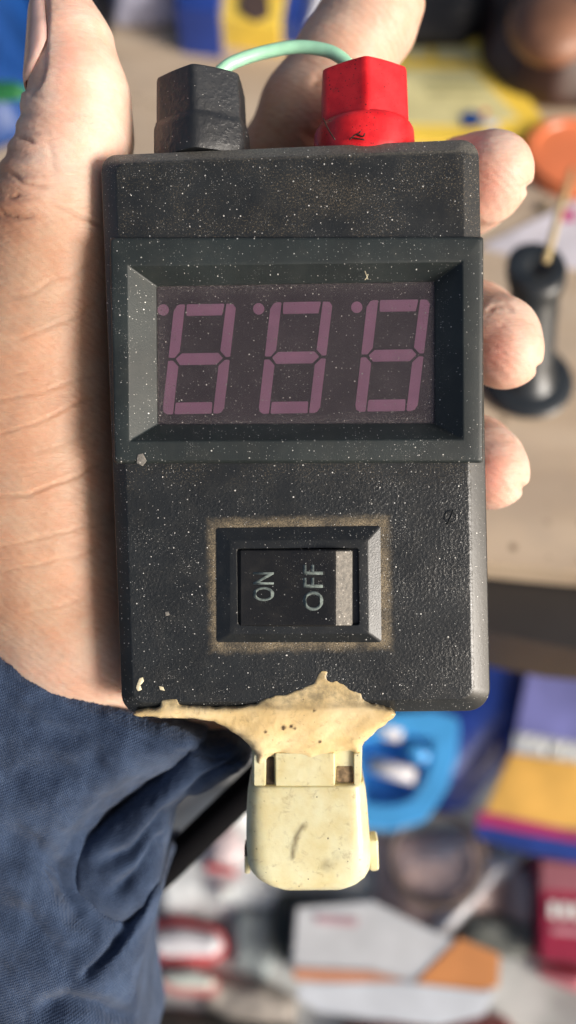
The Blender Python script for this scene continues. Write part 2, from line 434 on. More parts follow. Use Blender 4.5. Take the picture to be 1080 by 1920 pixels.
# --- case
OUT = L2([(187, 290), (899, 259), (921, 1334), (228, 1341)], -1.9)
FRO = L2([(219, 309), (867, 283), (883, 1309), (252, 1316)], 0)
BCK = [Vector(p)*.975 for p in OUT]
def lerp2(A, B, t): return [Vector(a).lerp(Vector(b), t) for a, b in zip(A, B)]
def rr(A, r): return rpoly([tuple(p) for p in A], r, 10)
ro = [3.0, 3.4, 4.4, 4.0]; rf = [1.5, 1.6, 2.2, 2.0]
rings = [ringz(rr(lerp2(OUT, [Vector((0, 0))]*4, .05), ro), -24), ringz(rr(lerp2(OUT, [Vector((0, 0))]*4, .02), ro), -23.4), ringz(rr(lerp2(OUT, [Vector((0, 0))]*4, .0), ro), -21.5), ringz(rr(OUT, ro), -2.6)]
for t, z in ((.03, -2.15), (.09, -1.75), (.86, -.15), (.95, -.05), (1.0, 0)):
    rings.append(ringz(rr(lerp2(OUT, FRO, t), [a+(b-a)*t for a, b in zip(ro, rf)]), z))
vs, fs = loft(rings, True, False)
# front face with the opening for the display
HOLE = L2([(236, 494), (872, 486), (872, 828), (239, 832)], 0)
n0 = len(vs); last = list(range(n0-len(rings[0]), n0))
cap_pts = [Vector(vs[i][:2]) for i in last]
hv = rpoly([tuple(p) for p in HOLE], .5, 3)
allp = cap_pts+[Vector(p) for p in hv]
ed = [(i, (i+1) % len(cap_pts)) for i in range(len(cap_pts))]+[(len(cap_pts)+i, len(cap_pts)+(i+1) % len(hv)) for i in range(len(hv))]
cv, ce, cf, _, _, _ = geometry.delaunay_2d_cdt(allp, ed, [], 0, 1e-6)
hc = sum((Vector(p) for p in hv), Vector((0, 0)))/len(hv)
hx = (min(p[0] for p in hv), max(p[0] for p in hv)); hy = (min(p[1] for p in hv), max(p[1] for p in hv))
base_i = len(vs); vs += [(p.x, p.y, 0) for p in cv]
def in_poly(pt, poly):
    c = False
    for i in range(len(poly)):
        a, b = poly[i-1], poly[i]
        if (a[1] > pt.y) != (b[1] > pt.y) and pt.x < (b[0]-a[0])*(pt.y-a[1])/(b[1]-a[1])+a[0]: c = not c
    return c
capl = [tuple(p) for p in cap_pts]
for f in cf:
    c = sum((cv[i] for i in f), Vector((0, 0)))/len(f)
    if in_poly(c, hv) or not in_poly(c, capl): continue
    fs.append(tuple(base_i+i for i in f))
case = mk('case', vs, fs, m_case, dev, auto=40)
# --- display frame
BO = L2([(206, 446), (906, 444), (906, 868), (214, 869)], .2)
BR = L2([(212, 452), (898, 450), (897, 861), (220, 863)], 1.3)
S0 = L2([(240, 498), (867, 490), (868, 823), (243, 827)], 1.3)
S1 = L2([(293, 536), (816, 527), (816, 794), (295, 796)], -3.0)
prof = [(BO, -4.6, .6), (BO, .3, .6), (lerp2(BO, BR, .35), .95, .6), (BR, 1.3, .5), (lerp2(BR, S0, .9), 1.33, .3), (lerp2(S0, S1, .03), 1.17, .3), (lerp2(S0, S1, .985), -2.93, .3), (S1, -3.05, .3), (S1, -4.3, .3)]
v_, f_ = loft([ringz(rpoly([tuple(p) for p in A], r, 3), z) for A, z, r in prof], False, False)
bez = mk('display_frame', v_, f_, m_bezel, dev, auto=32)
WIN = L2([(286, 530), (822, 522), (822, 800), (288, 802)], -3.8)
v_, f_ = prism([tuple(p) for p in WIN], -4.5, -3.8); win = mk('display_panel', v_, f_, m_ledboard, dev)
v_, f_ = prism([tuple(p) for p in L2([(287, 531), (821, 523), (821, 799), (289, 801)], -3.35)], -3.5, -3.35); mk('window_pane', v_, f_, m_pane, dev)
# --- digits: three italic figure eights of seven segments and a dot
ZS = -3.65
SEG = {'a': [(.20, .0), (.81, .0), (.79, .105), (.215, .105)],
       'f': [(.0, .06), (.045, .01), (.09, 0), (.172, 0), (.172, .43), (.10, .485), (.0, .485)],
       'b': [(.84, 0), (.95, .005), (1, .04), (1, .485), (.93, .485), (.83, .43)],
       'g': [(.12, .495), (.21, .447), (.80, .447), (.885, .495), (.79, .553), (.20, .553)],
       'e': [(0, .512), (.08, .512), (.175, .565), (.175, 1), (.08, 1), (.02, .98), (0, .94)],
       'c': [(.83, .565), (.92, .512), (1, .512), (1, .95), (.96, .99), (.91, 1), (.83, 1)],
       'd': [(.20, .895), (.795, .895), (.805, 1), (.20, 1)]}
for (tl, bl, wt, wb) in (((327, 571), (304, 777), 116, 115), ((508, 567), (484, 776), 116, 115), ((689, 563), (665, 772), 118, 117)):
    for k, poly in SEG.items():
        pts = []
        for s, t in poly:
            t2 = t; u0 = tl[0]+(bl[0]-tl[0])*t2; w = wt+(wb-wt)*t2
            pts.append(tuple(L(u0+w*s, tl[1]+(bl[1]-tl[1])*t2-s*2, ZS).to_2d()))
        v_, f_ = prism(rpoly(pts, .22, 2), -3.85, ZS); mk('digit_segment', v_, f_, m_seg, win)
for c in ((306, 581), (485, 579), (669, 576)):
    cc = L(c[0], c[1], ZS)
    v_, f_ = prism([(cc.x+1.08*math.cos(a*.3142), cc.y+1.08*math.sin(a*.3142)) for a in range(20)], -3.85, ZS); mk('decimal_dot', v_, f_, m_seg, win)
# --- switch
ZF = 1.15
A0 = L2([(406, 990), (713, 986), (715, 1204), (407, 1204)], 0); A1 = L2([(431, 1013), (690, 1012), (692, 1188), (431, 1189)], ZF)
A2 = L2([(444, 1029), (672, 1028), (674, 1172), (446, 1172)], ZF); A3 = L2([(445, 1030), (672, 1029), (674, 1171), (447, 1171)], 0)
prof = [(A0, -.2, .5), (A0, .15, .5), (lerp2(A0, A1, .95), ZF-.12, .4), (lerp2(A1, A2, .12), ZF, .35), (lerp2(A1, A2, .93), ZF, .5), (A2, ZF-.1, .5), (A3, .06, .5)]
v_, f_ = loft([ringz(rpoly([tuple(p) for p in A], r, 4), z) for A, z, r in prof], False, True)
mk('switch_frame', v_, f_, m_switch, dev, auto=30)
# rocker: pressed down at the left, standing up at the right
sec = [(448, .95), (452, 1.35), (500, 1.55), (560, 2.1), (610, 2.9), (626, 3.15), (630, 3.1), (636, 2.95), (660, 1.05), (662, .7), (662, .1), (448, .1)]
ys = [(1031, .35, 0), (1033, .1, 0), (1040, 0, 0), (1100, 0, 0), (1165, 0, 0), (1172, .1, 0), (1175, .35, 0)]
rings = []
for (v, dz, _) in ys:
    rings.append([tuple(L(u, v, z)*1.0)[:2]+(max(z-dz, .08),) for u, z in sec])
v_, f_ = loft(rings, True, True)
rocker = mk('rocker', v_, f_, m_rocker, dev, auto=28)
# pale layer on the rocker's raised end: dust plus painted-in light from the right
def dust_and_light():
    m, t, b = nodes('caked_dust_and_light'); co = mmco(t)
    c = mix(t, ramp(t, noise(t, co, 1.3, 5, .8), .3, .7), (.11, .105, .095), (.26, .24, .21))
    c = mix(t, specks(t, co, .7, .12, .4), c, (.65, .62, .56))
    t.links.new(c, b.inputs['Base Color']); b.inputs['Roughness'].default_value = .8
    t.links.new(bump(t, noise(t, co, 5, 3, .7), .05), b.inputs['Normal']); return m
m_dust_light = dust_and_light()
sec2 = [(630, 3.2), (636, 3.06), (660, 1.16), (660.5, 1.0), (640, 2.5), (630, 3.05)]
rings = [[tuple(L(u, v, z))[:2]+(z-dz,) for u, z in sec2] for v, dz in ((1034, .06), (1037, .0), (1100, .0), (1169, .0), (1172.5, .06))]
v_, f_ = loft(rings); mk('dust_and_light_layer', v_, f_, m_dust_light, rocker, auto=40)
# lettering
def lettering(txt, u0, u1, v0, v1, z, tilt_h=0.0, off=0.0, sc_y=1.0):
    cu = bpy.data.curves.new(txt, 'FONT'); cu.body = txt; cu.size = 1; cu.offset = off; cu.space_character = 1.08
    o = bpy.data.objects.new('tmp', cu); COL.objects.link(o)
    dg = bpy.context.evaluated_depsgraph_get(); me = bpy.data.meshes.new_from_object(o.evaluated_get(dg))
    bpy.data.objects.remove(o)
    co = np.array([v.co[:] for v in me.vertices]); mn, mxx = co.min(0), co.max(0)
    a = (co[:, 0]-mn[0])/(mxx[0]-mn[0]); b = (co[:, 1]-mn[1])/(mxx[1]-mn[1])
    return me, a, b
def rocker_z(u):
    for (a, za), (b_, zb) in zip(sec, sec[1:]):
        if a <= u <= b_: return za+(zb-za)*(u-a)/(b_-a)
    return 2
for txt, u0, u1, v0, v1 in (('ON', 474, 514, 1073, 1127), ('OFF', 568, 606, 1059, 1145)):
    me, a, b = lettering(txt, 0, 0, 0, 0, 0, off=.012)
    for i, vert in enumerate(me.vertices):
        u = u0+(u1-u0)*(1-b[i]); v = v1-(v1-v0)*a[i]          # reads from bottom to top
        u = u1-(u1-u0)*(b[i]) if False else u0+(u1-u0)*(1-b[i])
        z = rocker_z(u)+.03
        q = L(u, v, z); vert.co = Vector((q.x, q.y, z))*MM
    me.materials.append(m_print)
    o = bpy.data.objects.new('lettering', me); link(o, rocker)
    md = o.modifiers.new('thickness', 'SOLIDIFY'); md.thickness = .00003
# --- small screw head and chips on the face
sc_c = L(845, 969, 0)
v_, f_ = loft([[(sc_c.x+r*math.cos(a*.3927), sc_c.y+r*math.sin(a*.3927), z) for a in range(16)] for r, z in ((1.35, -.05), (1.3, .1), (1.05, .16), (.9, .03))]); mk('ejector_mark', v_, f_, m_case, dev, auto=30)
v_, f_ = tube([L(850, 956, .12), L(846, 970, .14), L(838, 983, .12)], .10, 6); mk('ejector_mark_slot', v_, f_, m_case, dev, smooth=True)
for poly, mt in (([(258, 852), (268, 850), (275, 864), (268, 874), (256, 868)], m_dust_light), ([(309, 1147), (316, 1147), (318, 1153), (311, 1155)], m_dust_light)):
    zz = 1.32 if poly[0][1] < 870 else 0
    v_, f_ = loft(bevel_box_rings([tuple(L(u, v, zz).to_2d()) for u, v in poly], zz-.02, zz+.12, .1)); mk('dried_splash', v_, f_, mt, dev, smooth=True)
for poly in ([(262, 1271), (268, 1270), (270, 1277), (263, 1285), (266, 1293), (259, 1296), (255, 1290), (258, 1280)], [(298, 1286), (306, 1288), (309, 1295), (300, 1293)]):
    v_, f_ = loft(bevel_box_rings([tuple(L(u, v, 0).to_2d()) for u, v in poly], -.02, .12, .08)); mk('dried_splash', v_, f_, m_paint, dev, smooth=True)
# --- terminal knobs
def hexr(R, ang, yy, cx, cz, rnd, shrink=1.0, mixc=0.0):
    pts = []
    hexp = rpoly([(R*math.cos(ang+k*math.pi/3), R*math.sin(ang+k*math.pi/3)) for k in range(6)], rnd, 5)
    per_ = [0]; H = hexp+[hexp[0]]
    for a_, b_ in zip(H, H[1:]): per_.append(per_[-1]+math.dist(a_, b_))
    s0 = np.arange(72)/72*per_[-1]; hexp = list(zip(np.interp(s0, per_, [h[0] for h in H]), np.interp(s0, per_, [h[1] for h in H])))
    for (x, z) in hexp:
        r = math.hypot(x, z); k = 1+(R*.93/r-1)*mixc
        pts.append((cx+x*k*shrink, yy, cz+z*k*shrink))
    return pts
def knob(name, u, ang, vt, mat, rc, collar_mix, label):
    cx = L(u, 200, -11).x; cz = -11
    yt = L(u, vt, -1.5).y; yb = L(u, 277, -3).y-.5; ym = L(u, 205, -2).y; ym2 = L(u, 222, -2).y
    k = bpy.data.objects.new(name, None); link(k, dev); k['label'] = label
    R = 9.55
    rings = [hexr(R*1.00, ang, ym2-1, cx, cz, .6), hexr(R, ang, ym, cx, cz, .6), hexr(R*.975, ang, yt-1.0, cx, cz, .6), hexr(R*.965, ang, yt-.35, cx, cz, .7, 1, .1), hexr(R*.92, ang, yt-.05, cx, cz, .8, 1, .25), hexr(R*.86, ang, yt, cx, cz, .8, 1, .4), hexr(R*.4, ang, yt, cx, cz, .8, 1, 1), hexr(R*.34, ang, yt-2.5, cx, cz, .8, 1, 1)]
    v_, f_ = loft(rings); mk('hex_cap', v_, f_, mat, k, auto=38)
    c = []
    for r, y in ((.94, ym+.1), (.99, ym-.1), (rc*.965, ym-.5), (rc*.99, ym-1.0), (rc, ym-1.7), (rc*1.01, yb+1.5), (rc*.97, yb)):
        c.append(hexr(R*1.05, ang, y, cx, cz, 1.2, r, collar_mix))
    v_, f_ = loft(c); mk('collar', v_, f_, mat, k, auto=50)
    return cx, cz, yt
xb, zb, yb_ = knob('terminal_knob', 379, math.radians(90+3.5), 113, m_nutb, 1.03, .35, 'black hex terminal knob')
xr, zr, yr_ = knob('terminal_knob', 681, math.radians(90), 99, m_red, 1.06, 1.0, 'red hex terminal knob with round glossy collar')
# --- green jumper wire between the knobs
wp = [(xb, yb_-4, zb), (xb+.6, yb_-1, zb), L(418, 130, -12), L(450, 112, -13), L(500, 97, -14), L(555, 88, -14), (L(605, 93, -13)), L(636, 106, -12), L(660, 130, -11.5), (xr, yr_-2, zr), (xr, yr_-4, zr)]
v_, f_ = tube(catmull(wp, 8), 1.24, 16); mk('jumper_wire', v_, f_, m_wire, dev, smooth=True)
# --- fibres caught by the red knob
for pts in ([(606, 222), (616, 243), (628, 262)], [(655, 262), (664, 254), (672, 250), (676, 246)], [(660, 258), (670, 260), (683, 262)], [(668, 252), (680, 256), (684, 250)], [(684, 508), (687, 516), (690, 524)], [(690, 514), (688, 520), (684, 525)]):
    zz = [0.2, .6, 0.0] if pts[0][1] < 400 else [1.35]*3
    q = [L(u, v, (-1.2+.4*i) if v < 400 else -.2) for i, (u, v) in enumerate(pts)]
    v_, f_ = tube(catmull(q, 4), .13 if pts[0][1] < 400 else .07, 6); mk('caught_fibre', v_, f_, m_hair if pts[0][1] < 400 else m_paint, dev, smooth=True)

# --- cream epoxy: smear over the face, funnel down to the connector
GPX = [(250, 1336), (262, 1331), (300, 1326), (305, 1313), (315, 1308), (334, 1309), (337, 1321), (380, 1324), (440, 1325), (478, 1319), (492, 1308), (520, 1302), (545, 1296), (570, 1286), (590, 1279), (595, 1262), (606, 1254), (618, 1256), (614, 1270), (618, 1276), (634, 1273), (645, 1280), (652, 1290), (670, 1293), (680, 1298), (684, 1315), (705, 1321), (733, 1328), (744, 1338), (733, 1350), (718, 1364), (700, 1380), (686, 1398), (679, 1418), (668, 1424), (660, 1418), (648, 1420), (630, 1424), (622, 1434), (600, 1437), (585, 1440), (570, 1436), (560, 1428), (535, 1424), (520, 1421), (505, 1428), (490, 1445), (478, 1440), (473, 1418), (460, 1398), (440, 1380), (415, 1362), (400, 1351), (350, 1345), (290, 1343), (255, 1341)]
gl2 = [tuple(L(u, v, -.5).to_2d()) for u, v in GPX]
yB = L(560, 1338, -3.6).y
def epoxy(X, Y, Z):
    d2 = poly_sdf(X[:, :, 0]+.25*fbm(X[:, :, 0], Y[:, :, 0], 0, .35, 3), Y[:, :, 0]+.25*fbm(X[:, :, 0], Y[:, :, 0], 0, .4, 5)+.12*fbm(X[:, :, 0], Y[:, :, 0], 0, 1.3, 6, 2), gl2)[:, :, None]
    depth = smooth(yB+3.2, yB-3, Y)                       # 0 on the face, 1 below the case
    n = fbm(X, Y, 0*Z, .09, 9, 4)*.5*(.35+.65*depth)
    zf = .13+.70*smooth(yB+4.5, yB+1, Y)-2.2*smooth(yB, yB-9, Y)+n
    R = .25+2.6*smooth(yB+2.5, yB-4, Y)
    zb_ = -.6-3.3*smooth(yB+3.6, yB+1.2, Y)-14*smooth(yB+.6, yB-.4, Y)
    zc, H = (zf+zb_)/2, (zf-zb_)/2
    q1, q2 = d2+R, np.abs(Z-zc)-H+R
    return np.minimum(np.maximum(q1, q2), 0)+np.hypot(np.maximum(q1, 0), np.maximum(q2, 0))-R
gv = np.array(gl2); v_, q_ = grid_mesh(epoxy, (gv[:, 0].min()-1, gv[:, 1].min()-1, -19), (gv[:, 0].max()+1, gv[:, 1].max()+1, 2), .3)
v_ = relax(v_, q_, 3)
gr = np.zeros(len(v_))
for c, r in ((L(532, 1362, 0), .45), (L(546, 1360, 0), .35), (L(553, 1364, 0), .28), (L(600, 1392, 0), .3), (L(589, 1330, 0), .25), (L(498, 1370, 0), .3)):
    gr = np.maximum(gr, smooth(r*1.5, r*.5, np.hypot(v_[:, 0]-c.x, v_[:, 1]-c.y))*1.0)
ld, al, _ = line_dist(v_[:, 0], v_[:, 1], [tuple(L(u, v, 0).to_2d()) for u, v in ((420, 1362), (450, 1380), (470, 1400), (478, 1425), (480, 1445))])
gr = np.maximum(gr, smooth(1.8, 0, ld)*.6*(.5+.5*fbm(v_[:, 0], v_[:, 1], v_[:, 2], .8, 4)))
ld, al, _ = line_dist(v_[:, 0], v_[:, 1], [tuple(L(u, v, 0).to_2d()) for u, v in ((480, 1322), (560, 1326), (620, 1322), (684, 1320), (735, 1332))])
gr = np.maximum(gr, smooth(.8, 0, ld)*.6*(.5+.5*fbm(v_[:, 0], v_[:, 1], v_[:, 2], .6, 6)))
eo = np_mesh('epoxy', v_, q_, m_glue, dev, gr, 'grime')
at = eo.data.attributes.new('thin', 'FLOAT', 'POINT'); at.data.foreach_set('value', np.clip(np.maximum(smooth(yB+1.8, yB+3.4, v_[:, 1]), 1.25*smooth(1.0, 0, -poly_sdf(v_[:, 0], v_[:, 1], gl2))*smooth(yB-1.5, yB+.5, v_[:, 1])), 0, 1.2).astype(np.float32))

# --- cream connector
def rrect(cx, cz, hw, hd, r, y, n=6):
    return [(cx+x, y, cz+z) for x, z in rpoly([(-hw, -hd), (hw, -hd), (hw, hd), (-hw, hd)], r, n)]
def conn_ring(v, ul, ur, zf, zb, r):
    a, b = L(ul, v, (zf+zb)/2+2), L(ur, v, (zf+zb)/2+2)
    return rrect((a.x+b.x)/2, (zf+zb)/2, (b.x-a.x)/2, (zf-zb)/2, r, L((ul+ur)/2, v, zf).y)
neck = [conn_ring(1400, 474, 678, -3.2, -15, 2.0), conn_ring(1474, 474, 677, -3.4, -15, 2.0), conn_ring(1482, 474, 677, -3.6, -15, 2.0)]
v_, f_ = loft(neck); mk('connector_neck', v_, f_, m_conn, dev, auto=35)
body = []
for v, ul, ur, zf, r in ((1472, 474, 679, -2.6, 2.6), (1476, 471, 681, -2.1, 2.9), (1490, 467, 684, -1.9, 3.2), (1520, 465, 687, -1.6, 3.4), (1560, 464, 690, -1.3, 3.6), (1600, 464, 693, -1.2, 3.8), (1630, 466, 694, -1.4, 4.0), (1645, 472, 692, -1.7, 4.0), (1656, 482, 686, -2.2, 3.8), (1664, 498, 674, -3.0, 3.4), (1669, 520, 655, -4.2, 2.6)):
    body.append(conn_ring(v, ul, ur, zf, -17+max(0, (v-1640)*.08), r))
rings2 = body
v_, f_ = loft(rings2, True, True)
bm = bmesh.new(); me = bpy.data.meshes.new('connector_body'); me.from_pydata([Vector(p)*MM for p in v_], [], f_); bm.from_mesh(me)
bmesh.ops.subdivide_edges(bm, edges=[e for e in bm.edges if abs(e.verts[0].co.x-e.verts[1].co.x) > .004], cuts=24, use_grid_fill=True)
bmesh.ops.subdivide_edges(bm, edges=[e for e in bm.edges if abs(e.verts[0].co.y-e.verts[1].co.y) > .0012], cuts=3, use_grid_fill=True)
bmesh.ops.recalc_face_normals(bm, faces=bm.faces)
for f in bm.faces: f.smooth = True
bm.to_mesh(me); bm.free()
co = np.zeros(len(me.vertices)*3); me.vertices.foreach_get('co', co); co = co.reshape(-1, 3)/MM
g = np.zeros(len(co)); front = co[:, 2] > -8
ld, al, _ = line_dist(co[:, 0], co[:, 1], [tuple(L(u, v, -1.4).to_2d()) for u, v in ((572, 1546), (560, 1558), (553, 1576), (548, 1606))])
g = np.maximum(g, smooth(.55+.25*al.max(), 0, ld)*.75)
for c, r, a in ((L(615, 1622, -1.4), 2.2, .7), (L(633, 1605, -1.4), 1.6, .4), (L(548, 1600, -1.4), .7, .5), (L(688, 1560, -2), 2.0, .25), (L(474, 1560, -2), 1.5, .35)):
    dd = np.hypot(co[:, 0]-c.x, co[:, 1]-c.y); g = np.maximum(g, a*smooth(r, 0, dd)*(.55+.45*np.clip(fbm(co[:, 0], co[:, 1], co[:, 2], .6, 8), -1, 1)))
g = np.where(front, g, .25)
at = me.attributes.new('grime', 'FLOAT', 'POINT'); at.data.foreach_set('value', g.astype(np.float32))
me.materials.append(m_conn); link(bpy.data.objects.new('connector_body', me), dev)
def boxpart(name, u0, v0, u1, v1, zf, zb, mat, r=.3, parent=dev):
    pts = [tuple(p) for p in L2([(u0, v0), (u1, v0), (u1, v1), (u0, v1)], zf)]
    v_, f_ = loft(bevel_box_rings(rpoly(pts, r, 3), zb, zf, .25)); return mk(name, v_, f_, mat, parent, auto=35)
m_grime_shade = simple('dark_grime_and_shade', (.05, .032, .02), .8, .4, .8)
boxpart('latch', 516, 1412, 628, 1474, -1.9, -5, m_conn)
boxpart('side_rib', 476, 1415, 498, 1474, -2.4, -5, m_conn)
boxpart('side_rib', 664, 1412, 677, 1474, -2.4, -5, m_conn)
boxpart('grime_and_shade', 630, 1436, 662, 1468, -3.2, -4, simple('brown_grime', (.22, .15, .08), .8, .5, .9))
boxpart('grime_and_shade', 500, 1418, 514, 1474, -3.15, -4, m_grime_shade)  # dark strip painting the shade of the recess left of the latch
for ul, ur, v0, v1 in ((459, 470, 1590, 1632), (690, 709, 1563, 1627)):
    a = L(ul, v0, -9); b = L(ur, v1, -9)
    rings = []
    for k, (t, s) in enumerate(((0, .6), (.08, .95), (.9, 1), (1, .6))):
        y = a.y+(b.y-a.y)*t
        rings.append(rrect((a.x+b.x)/2+0, -9, (b.x-a.x)/2*s, 2.2*s, .4, y, 3))
    v_, f_ = loft(rings); mk('side_lug', v_, f_, m_conn, dev, auto=35)
v_, f_ = prism([tuple(p) for p in L2([(458, 1588), (464, 1586), (465, 1606), (458, 1608)], -6)], -9, -6.3); mk('grime_and_shade', v_, f_, m_grime_shade, dev)

# ================================================================== THE PERSON: hand and sleeve
per = empty('person', BASE, 'left hand in a navy knit sleeve holding the black tester, thumb along its side', 'person')
def C(u, v, z, r): p = P(u, v, z); return (p.x, p.y, p.z, r)
chains = [
    # thumb
    ([C(104, -14, -10, 3.4), C(117, 28, -9.5, 5.8), C(134, 90, -9, 7.9), C(146, 180, -9.5, 9.8), C(146, 255, -11, 10.4), C(128, 330, -13, 10.6), C(112, 410, -14, 11.5)], 3),
    ([C(112, 410, -14, 11.5), C(96, 520, -17, 13), C(76, 660, -21, 16), C(74, 820, -25, 19), C(86, 980, -27, 20), C(120, 1120, -29, 19), C(165, 1235, -29, 17.5)], 9),
    # palm behind the tester
    ([C(150, 610, -40, 15), C(480, 600, -44, 14)], 9), ([C(130, 880, -42, 16), C(520, 860, -46, 14)], 9), ([C(150, 1150, -42, 16), C(430, 1120, -44, 14)], 9),
    ([C(170, 1240, -34, 16), C(330, 1290, -32, 9.5), C(392, 1318, -32, 7.0)], 7),
    ([C(165, 1235, -30, 17.5), C(60, 1420, -38, 20), C(-20, 1600, -42, 22)], 10),
    ([C(150, 500, -34, 10), C(430, 440, -44, 11)], 8),
    # index
    ([C(430, 520, -44, 12), C(515, 350, -38, 11), C(578, 215, -29, 10.8)], 6), ([C(578, 215, -29, 10.6), C(640, 120, -26, 10.6), C(690, 40, -25, 10.6), C(712, -10, -25, 9.8), C(735, -60, -27, 7)], 2.0),
    # middle, ring, little finger
    ([C(480, 560, -46, 12), C(790, 360, -38, 9.5), C(882, 348, -24, 9.7), C(912, 333, -16, 8.5), C(932, 320, -13, 6.8)], 3),
    ([C(500, 720, -46, 12), C(780, 620, -38, 9.8), C(886, 618, -25, 9.8), C(930, 640, -16, 8.7), C(950, 664, -13, 7.0)], 3),
    ([C(500, 880, -46, 11), C(780, 850, -36, 8.8), C(886, 858, -23, 8.8), C(910, 876, -16, 8.0), C(926, 890, -13, 6.7)], 3),
]
Mi = np.array(POSEI)[:3]
def hand(X, Y, Z):
    d = np.full((X.shape[0], Y.shape[1], Z.shape[2]), 30, np.float32)
    x0, y0, z0 = X[0, 0, 0], Y[0, 0, 0], Z[0, 0, 0]; st = X[1, 0, 0]-X[0, 0, 0]
    for ch, k in chains:
        for a, b in zip(ch, ch[1:]):
            m = max(a[3], b[3])+k+3
            sl_ = []
            for ax_, o, n in ((0, x0, X.shape[0]), (1, y0, Y.shape[1]), (2, z0, Z.shape[2])):
                i0 = int(max(0, (min(a[ax_], b[ax_])-m-o)/st)); i1 = int(min(n, (max(a[ax_], b[ax_])+m-o)/st+1)); sl_.append(slice(i0, max(i0, i1)))
            xs, ys, zs = X[sl_[0]], Y[:, sl_[1]], Z[:, :, sl_[2]]
            if xs.size == 0 or ys.size == 0 or zs.size == 0: continue
            e = np.array(b[:3])-np.array(a[:3]); L2_ = (e*e).sum()
            h = np.clip(((xs-a[0])*e[0]+(ys-a[1])*e[1]+(zs-a[2])*e[2])/L2_, 0, 1)
            dd = np.sqrt((xs-a[0]-e[0]*h)**2+(ys-a[1]-e[1]*h)**2+(zs-a[2]-e[2]*h)**2)-(a[3]+(b[3]-a[3])*h)
            sub = d[sl_[0], sl_[1], sl_[2]]
            d[sl_[0], sl_[1], sl_[2]] = smin(sub, dd.astype(np.float32), max(k, .5))
    # flesh gives way to the tester's case
    lx = Mi[0, 0]*X+Mi[0, 1]*Y+Mi[0, 2]*Z+Mi[0, 3]; ly = Mi[1, 0]*X+Mi[1, 1]*Y+Mi[1, 2]*Z+Mi[1, 3]; lz = Mi[2, 0]*X+Mi[2, 1]*Y+Mi[2, 2]*Z+Mi[2, 3]
    xl, xr_ = OUT[0].x+(ly-OUT[0].y)/(OUT[3].y-OUT[0].y)*(OUT[3].x-OUT[0].x), OUT[1].x+(ly-OUT[1].y)/(OUT[2].y-OUT[1].y)*(OUT[2].x-OUT[1].x)
    yt_, ybt = OUT[0].y-.5, OUT[3].y+.5
    bx = np.maximum(np.maximum(xl-lx, lx-xr_), np.maximum(np.maximum(ly-yt_-1, ybt-ly), np.maximum(-24-lz, lz-.5)))
    return np.maximum(d, -(bx-.1))
STEP = .45
v_, q_ = grid_mesh(hand, (-66, -78, -66), (58, 110, 6), STEP)
v_ = relax(v_, q_, 2)
nrm = vnormals(v_, q_)
U, V = px_of(v_)
disp = np.zeros(len(v_)); crv = np.zeros(len(v_))
facing = smooth(.0, .35, nrm[:, 2])
creases = [  # px polyline, depth mm, width px
    ([(88, 378), (120, 390), (150, 406), (172, 416), (200, 428)], .55, 4.5), ([(10, 318), (24, 326), (40, 341), (73, 349), (95, 352)], .5, 4), ([(0, 398), (12, 404), (36, 407), (60, 404)], .5, 4), ([(30, 256), (44, 259), (66, 270)], .6, 4.5),
    ([(50, 178), (62, 176), (80, 180)], .3, 5), ([(8, 365), (20, 368), (34, 362)], .4, 4), ([(90, 258), (98, 300), (104, 330)], .15, 7),
    ([(-20, 938), (50, 928), (107, 909), (155, 891), (205, 868)], .50, 3.2), ([(-20, 818), (58, 798), (120, 770), (195, 735)], .36, 3.2), ([(-20, 757), (30, 745), (90, 730), (195, 692)], .30, 3.5),
    ([(-20, 1028), (89, 1007), (147, 991), (205, 980)], .30, 3.2), ([(-20, 1078), (89, 1055), (169, 1033), (200, 1020)], .28, 3.2), ([(30, 1154), (111, 1138), (160, 1118)], .2, 4),
    ([(60, 850), (110, 832), (200, 800)], .16, 4), ([(20, 880), (90, 872), (180, 845)], .14, 3), ([(585, 168), (600, 150), (625, 150), (650, 160)], .8, 9), ([(560, 240), (600, 265), (640, 275)], .5, 10),
    ([(20, 640), (80, 622), (150, 590), (195, 560)], .22, 4.5), ([(0, 560), (60, 548), (120, 520), (190, 480)], .2, 4.5), ([(915, 588), (930, 574), (948, 574), (966, 588)], .35, 6)]
r2 = np.random.default_rng(3)
for k in range(60):
    cy = r2.uniform(440, 1290); cx = r2.uniform(-20, 190); ln = r2.uniform(40, 150); sl2 = r2.uniform(-.5, -.12)
    creases.append(([(cx-ln/2, cy-sl2*ln/2), (cx, cy+r2.uniform(-4, 4)), (cx+ln/2, cy+sl2*ln/2)], r2.uniform(.02, .06), r2.uniform(2, 3.4)))
for k in range(12):                                   # folds on the back of the thumb joint
    cy = r2.uniform(190, 420); cx = r2.uniform(0, 60)
    creases.append(([(cx-22, cy+r2.uniform(-8, 8)), (cx, cy), (cx+r2.uniform(15, 40), cy+r2.uniform(-8, 10))], r2.uniform(.06, .16), r2.uniform(2.5, 4)))
for line, dep, w in creases:
    xs = [p[0] for p in line]; yy = [p[1] for p in line]; pad = w*4
    sel = np.where((U > min(xs)-pad) & (U < max(xs)+pad) & (V > min(yy)-pad) & (V < max(yy)+pad) & (nrm[:, 2] > -.3))[0]
    if len(sel) == 0: continue
    wob = 3*fbm(v_[sel, 0], v_[sel, 1], 0, .08, int(dep*1e4) % 97, 2)
    ld, al, _ = line_dist(U[sel]+wob, V[sel]+wob, line)
    env = np.clip(np.minimum(al, 1-al)*6+.15, 0, 1)
    dep *= .8; w *= .8; disp[sel] -= dep*np.exp(-(ld/w)**2)*env; disp[sel] += dep*.12*np.exp(-((ld-w*2.2)/w/1.2)**2)*env
    crv[sel] = np.maximum(crv[sel], min(1, dep*1.8)*np.exp(-(ld/w/1.1)**2)*env)
